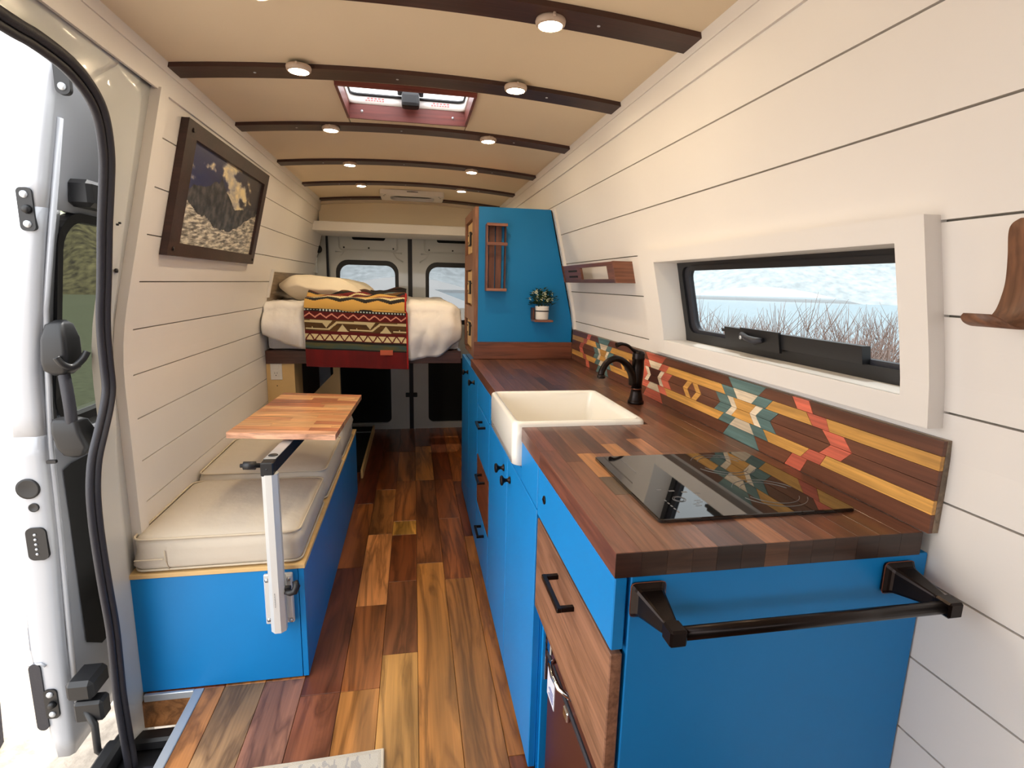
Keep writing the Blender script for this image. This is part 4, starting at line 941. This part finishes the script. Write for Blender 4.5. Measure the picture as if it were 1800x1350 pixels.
# comforter
def comf_path(s, u):
    """s: distance from the hem (m); returns y, z"""
    x = -.830+1.108*u
    hem = .975-.075*min(1, max(0, (u-.0)/.22)) if u < .22 else .90-.03*min(1, (u-.22)/.4)
    if u > .62: hem = .862-.020*math.sin(min(1, (u-.62)/.2)*PI)
    if u > .86: hem += .14*((u-.86)/.14)**1.6
    if u < .1: hem += .02*(1-u/.1)
    rise = 1.10-hem
    if s < rise: return 3.245-.03*math.sin(PI*min(1, s/rise)), hem+s
    s -= rise; R_ = .055
    if s < R_*PI/2: a = s/R_; return 3.245+R_*(1-math.cos(a)), 1.10+R_*math.sin(a)
    return 3.245+R_+(s-R_*PI/2), 1.155
def comf(u, v):
    x = -.830+1.108*u; y, z = comf_path(v*1.66, u)
    nz = noise.noise(Vector((x*5, (y+z)*5, 2)))*.018+noise.noise(Vector((x*14, (y+z)*12, 7)))*.009
    k = 1 if y > 3.3 else 0
    front = 1 if z < 1.10 and y < 3.26 else 0
    puff = .022*math.sin(PI*min(1, max(0, (z-.9)/.25))) if front else 0
    e = .04*max(0, 1-(1-u)/.05) if u > .95 else 0
    cov = 1 if .19 < u < .73 else 0
    if cov: puff *= .2
    fold = (.002 if cov else .014)*(math.sin(x*34+z*14)+.5*math.sin(x*71-z*22))*max(0, 1-(z-.85)/.26) if front else 0
    return Vector((x, min(4.66, y-puff*1.2+(-abs(nz)*(.2 if cov else 1.2) if front else 0)+fold+e), z+(abs(nz)*(.3 if cov and y < 4.0 else 1.4) if not front else 0)-e*.8))
t = thing('comforter', (-.28, 3.9, .85), 'puffy white comforter draped over the bed', 'bedding')
g = G().grid(comf, 110, 120); bmesh.ops.recalc_face_normals(g.bm, faces=g.bm.faces)
o = part('cover', g, 'sheet', t, fixn=False); md = o.modifiers.new('thick', 'SOLIDIFY'); md.thickness = .022; md.offset = 0
hemp = [comf(i/110, 0) for i in range(111)]
part('hem', G().tube(hemp, .008, n=6), 'sheet', t)
# pillows
def pillow(c, sx, sy, sz, rz, ry, lab, seed):
    t = thing('pillow', c, lab, 'pillow', 'cream pillows on the bed')
    Rm = Matrix.Rotation(rz, 3, 'Z') @ Matrix.Rotation(ry, 3, 'Y'); c = Vector(c)+Vector((0, 0, sz))
    def f(u, v):
        a = 2*PI*u; b = PI*(v-.5); cb = math.cos(b); p = .55
        sg = lambda q, e: math.copysign(abs(q)**e, q)
        x = sx*sg(math.cos(a), p)*abs(cb)**.6; y = sy*sg(math.sin(a), p)*abs(cb)**.6; edge = max(abs(x)/sx, abs(y)/sy)
        z = sz*math.sin(b)*(1-.75*edge**4)
        wr = noise.noise(Vector((x*12+seed, y*12, z*9)))*.012*(.3+edge)+.006*math.sin(y*60+seed)*max(0, edge-.75)*4
        return c+Rm @ Vector((x, y, z+wr))
    part('cover', G().grid(f, 64, 32), 'pillow', t, fixn=True)
    return t
pillow((-.565, 3.60, 1.150), .245, .20, .085, .05, .10, 'plump cream pillow nearer the camera at the left of the bed', 1)
pillow((-.52, 4.05, 1.160), .235, .20, .075, -.1, .05, 'second cream pillow behind, towards the rear doors', 6)
# blanket
CR, BK, DR, OL, YL, BN, RD, TL, PK = (214, 196, 150), (22, 17, 17), (92, 12, 14), (84, 80, 48), (204, 160, 82), (100, 66, 28), (108, 8, 10), (52, 74, 74), (226, 150, 128)
def tri(x, p): x = (x/p) % 1; return 1-abs(2*x-1)
def blk(u, v):
    x = u*.55; s = v*1.30
    if s < .098: return mix(RD, (84, 6, 8), N_(x*20, s*6)*.5+.3)
    if s < .107: return BK
    if s < .137: return mix(OL, TL, .5+N_(x*10, s*50)*.9)
    if s < .150: return BK
    if s < .190:
        w_ = (s-.150)/.040; m_ = tri(x+.0, .052)
        up_ = m_-(w_*1.0); dn = (w_*1.0)-m_
        if up_ > .16 and w_ > .06 and w_ < .5+.5: return CR if w_ < .82 else CR
        if dn > .16 and w_ < .95: return CR
        return DR
    if s < .208: return DR
    if s < .268:
        w_ = (s-.208)/.060; X = (x-.03) % .235
        def seg(x0, y0, x1, y1, th=.0055):
            dx, dy = x1-x0, y1-y0; px, py = X-x0, w_*.06-y0; k = max(0, min(1, (px*dx+py*dy)/(dx*dx+dy*dy)))
            return math.hypot(px-k*dx, py-k*dy) < th
        if seg(-.02, .010, .095, .010) or seg(.095, .010, .140, .050) or seg(.140, .050, .235, .050, .0045) or seg(.215, .010, .235, .010) or seg(.012, .010, .012, .02, .003): return CR
        if .045 < w_*.06 < .058 and X < .09: return CR
        if w_*.06 > .018 and abs(X-.085) < (w_*.06-.018)*.75 and X < .125: return CR
        if w_*.06 < .040 and abs(X-.170) < (.040-w_*.06)*.75: return CR
        return mix(BN, (78, 52, 24), .5+N_(x*15, s*60))
    if s < .272: return BN
    if s < .312:
        w_ = (s-.272)/.040; m_ = tri(x, .058)
        return PK if abs(m_*.55+.25-w_) < .10 else DR
    if s < .330:
        w_ = (s-.312)/.018
        return (190, 200, 196) if .28 < w_ < .72 and (x*60) % 1 < .5 else BK
    q = (s-.33); k = tri(x+.02, .14)
    L_ = [(.05, YL), (.075, BK), (.095, CR), (.115, RD), (.15, YL), (.17, BK), (.20, DR), (.215, CR), (.25, RD), (.27, BK), (.30, BN), (.32, (120, 140, 140)), (.40, BK)]
    q += .022*(k-.5)
    for a, c in L_:
        if q < a: return c
    return BK if (q*9) % 1 < .6 else (70, 40, 34)
def blf(u, v):
    x = -.600+.55*u; s = v*1.30; bot = .812-.022*u; z1 = 1.130; R_ = .06; rise = z1-bot
    if s < rise: y, z = 3.178, bot+s; fr = 1
    elif s < rise+R_*PI/2: a = (s-rise)/R_; y, z = 3.178+R_*(1-math.cos(a)), z1+R_*math.sin(a); fr = 0
    else: y, z = 3.178+R_+(s-rise-R_*PI/2), z1+R_; fr = 0
    if fr: return Vector((x+.010*(1-v)*u, y-.006*math.sin(x*22)-.004*math.sin(z*30)+.02*max(0, (.93-z)/.12)*0, z))
    k = min(1, (y-3.2)/.15)
    z += k*(.016*math.sin(x*17+y*30)+.022*noise.noise(Vector((x*9, y*13, 3)))+.012)+.05*max(0, y-3.75)
    return Vector((x, y, z))
t = thing('blanket', (-.33, 3.6, .80), 'red and brown patterned woven blanket hanging over the bed front', 'blanket')
o = cgrid('weave', blf, blk, 200, 340, 'vcol', t); md = o.modifiers.new('thick', 'SOLIDIFY'); md.thickness = .010; md.offset = 1
part('edge_stitching', G().tube([blf(1, v/60)+Vector((.004, -.002, 0)) for v in range(0, 45)], .006, n=6), mat('red_stitching', (176, 26, 22), .8, var=.4, vscale=60), t)
part('leather_patch', G().box(-.600+.55*.745, -.600+.55*.875, 3.154, 3.161, .877, .906, bev=.001), 'leather', t)
part('side_tag', G().loft([[(-.052, 3.20, .93), (-.040, 3.19, .925), (-.032, 3.19, .865), (-.045, 3.20, .862)]], cap0=False), 'sheet', t)
# niche behind the pillow
t = thing('wall_niche', (-.80, 3.8, 1.19), 'white-framed shallow wall shelf behind the pillow', 'shelf')
def lw(name, y0, y1, z0, z1, o0, o1, m='white', c=None): return part(name, wbox(G(), -1, y0, y1, z0, z1, o0, o1), m, t, c)
lw('top_trim', 3.285, 4.45, 1.335, 1.348, .016, .0005); lw('near_trim', 3.285, 3.305, 1.19, 1.335, .014, .0005); lw('far_trim', 4.43, 4.45, 1.17, 1.335, .014, .0005)
lw('back', 3.31, 4.42, 1.17, 1.335, .003, .0005, 'walnut_y', (150, 130, 108))
# plywood end panel with outlet
t = thing('plywood_partition', (-.78, 3.31, .41), 'light plywood upright partition between bench and bed', 'partition')
part('board', bx(-.838, -.702, 3.284, 3.300, .41, .810), 'ply', t, label='pale birch plywood')
part('edge_strip', bx(-.844, -.838, 3.282, 3.302, .41, .810), 'ply', t); part('corner_post', bx(-.702, -.690, 3.282, 3.50, .41, .811), 'ply', t)
part('side_return', bx(-.695, -.690, 3.50, 4.1, .41, .811), 'walnut_x', t, (54, 32, 24))
part('screw_hole', G().lathe([(.0005, -.001), (.003, -.001), (.003, .001)], (-.79, 3.284, .68), (0, 1, 0), n=8), 'dark', t)
t = thing('outlet', (-.79, 3.284, .70), 'white wall outlet and switch plate on the plywood panel', 'outlet')
part('plate', bx(-.822, -.758, 3.278, 3.2838, .716, .832, bev=.002), 'white', t)
part('rocker', bx(-.807, -.775, 3.275, 3.279, .780, .812, bev=.001), 'white', t); rc = part('socket', bx(-.807, -.775, 3.276, 3.279, .735, .768, bev=.001), 'white', t)
for x in (-.798, -.785): part('slot', bx(x-.001, x+.001, 3.2755, 3.2765, .752, .761), 'dark', rc)
part('slot', G().lathe([(.0005, -.0006), (.0028, -.0006), (.0028, .0003)], (-.7915, 3.276, .743), (0, 1, 0), n=8), 'dark', rc)
# supports under the bed
t = tag(part('plywood_post', bx(-.515, -.475, 3.58, 3.62, .0, .861), 'ply'), 'thin pale plywood post under the bed', 'post')
part('gusset', G().prism([(-.515, 3.60, .70), (-.515, 3.60, .40), (-.66, 3.60, .40), (-.66, 3.60, .55)], (0, .015, 0)), 'ply', t)
t = thing('floor_box', (-.4, 4.0, 0), 'low dark box with a pale plywood edge on the floor under the bed', 'box')
part('edge', bx(-.356, -.342, 3.52, 4.66, .0005, .06, bev=.001), 'ply', t); part('box', bx(-.80, -.357, 3.64, 4.66, .0005, .052), 'dark', t)

# ================================================================ RUG
RC = [Vector((-.098, 1.327, .012)), Vector((-.434, 1.318, .012)), Vector((-.445, .72, .012)), Vector((-.075, .72, .012))]
def rugc(u, v):
    x = u*.9; y = v*.6; q = math.sin(28*(x+.09*N_(x*5, y*5, 2)))*math.cos(30*(y+.09*N_(x*6, y*6, 8)))
    k = abs(q+.5*N_(x*12, y*12, 4)); c = (206, 198, 184) if k > .28 else (178, 172, 166)
    if u < .03 or u > .97 or v < .02: c = (200, 190, 174)
    return c
rt_ = thing('rug', (-.26, 1.0, 0), 'small grey and cream damask-patterned rug at the bottom of the photo', 'rug')
rf = lambda u, v: RC[1].lerp(RC[0], u).lerp(RC[2].lerp(RC[3], u), v)
cgrid('pile', rf, rugc, 160, 220, 'rug', rt_)
part('backing', G().prism([p+Vector((0, 0, -.0115)) for p in RC], (0, 0, .011)), 'piping', rt_)
part('binding', G().tube([p+Vector((0, 0, -.005)) for p in RC], .006, n=8, closed=True), 'piping', rt_)
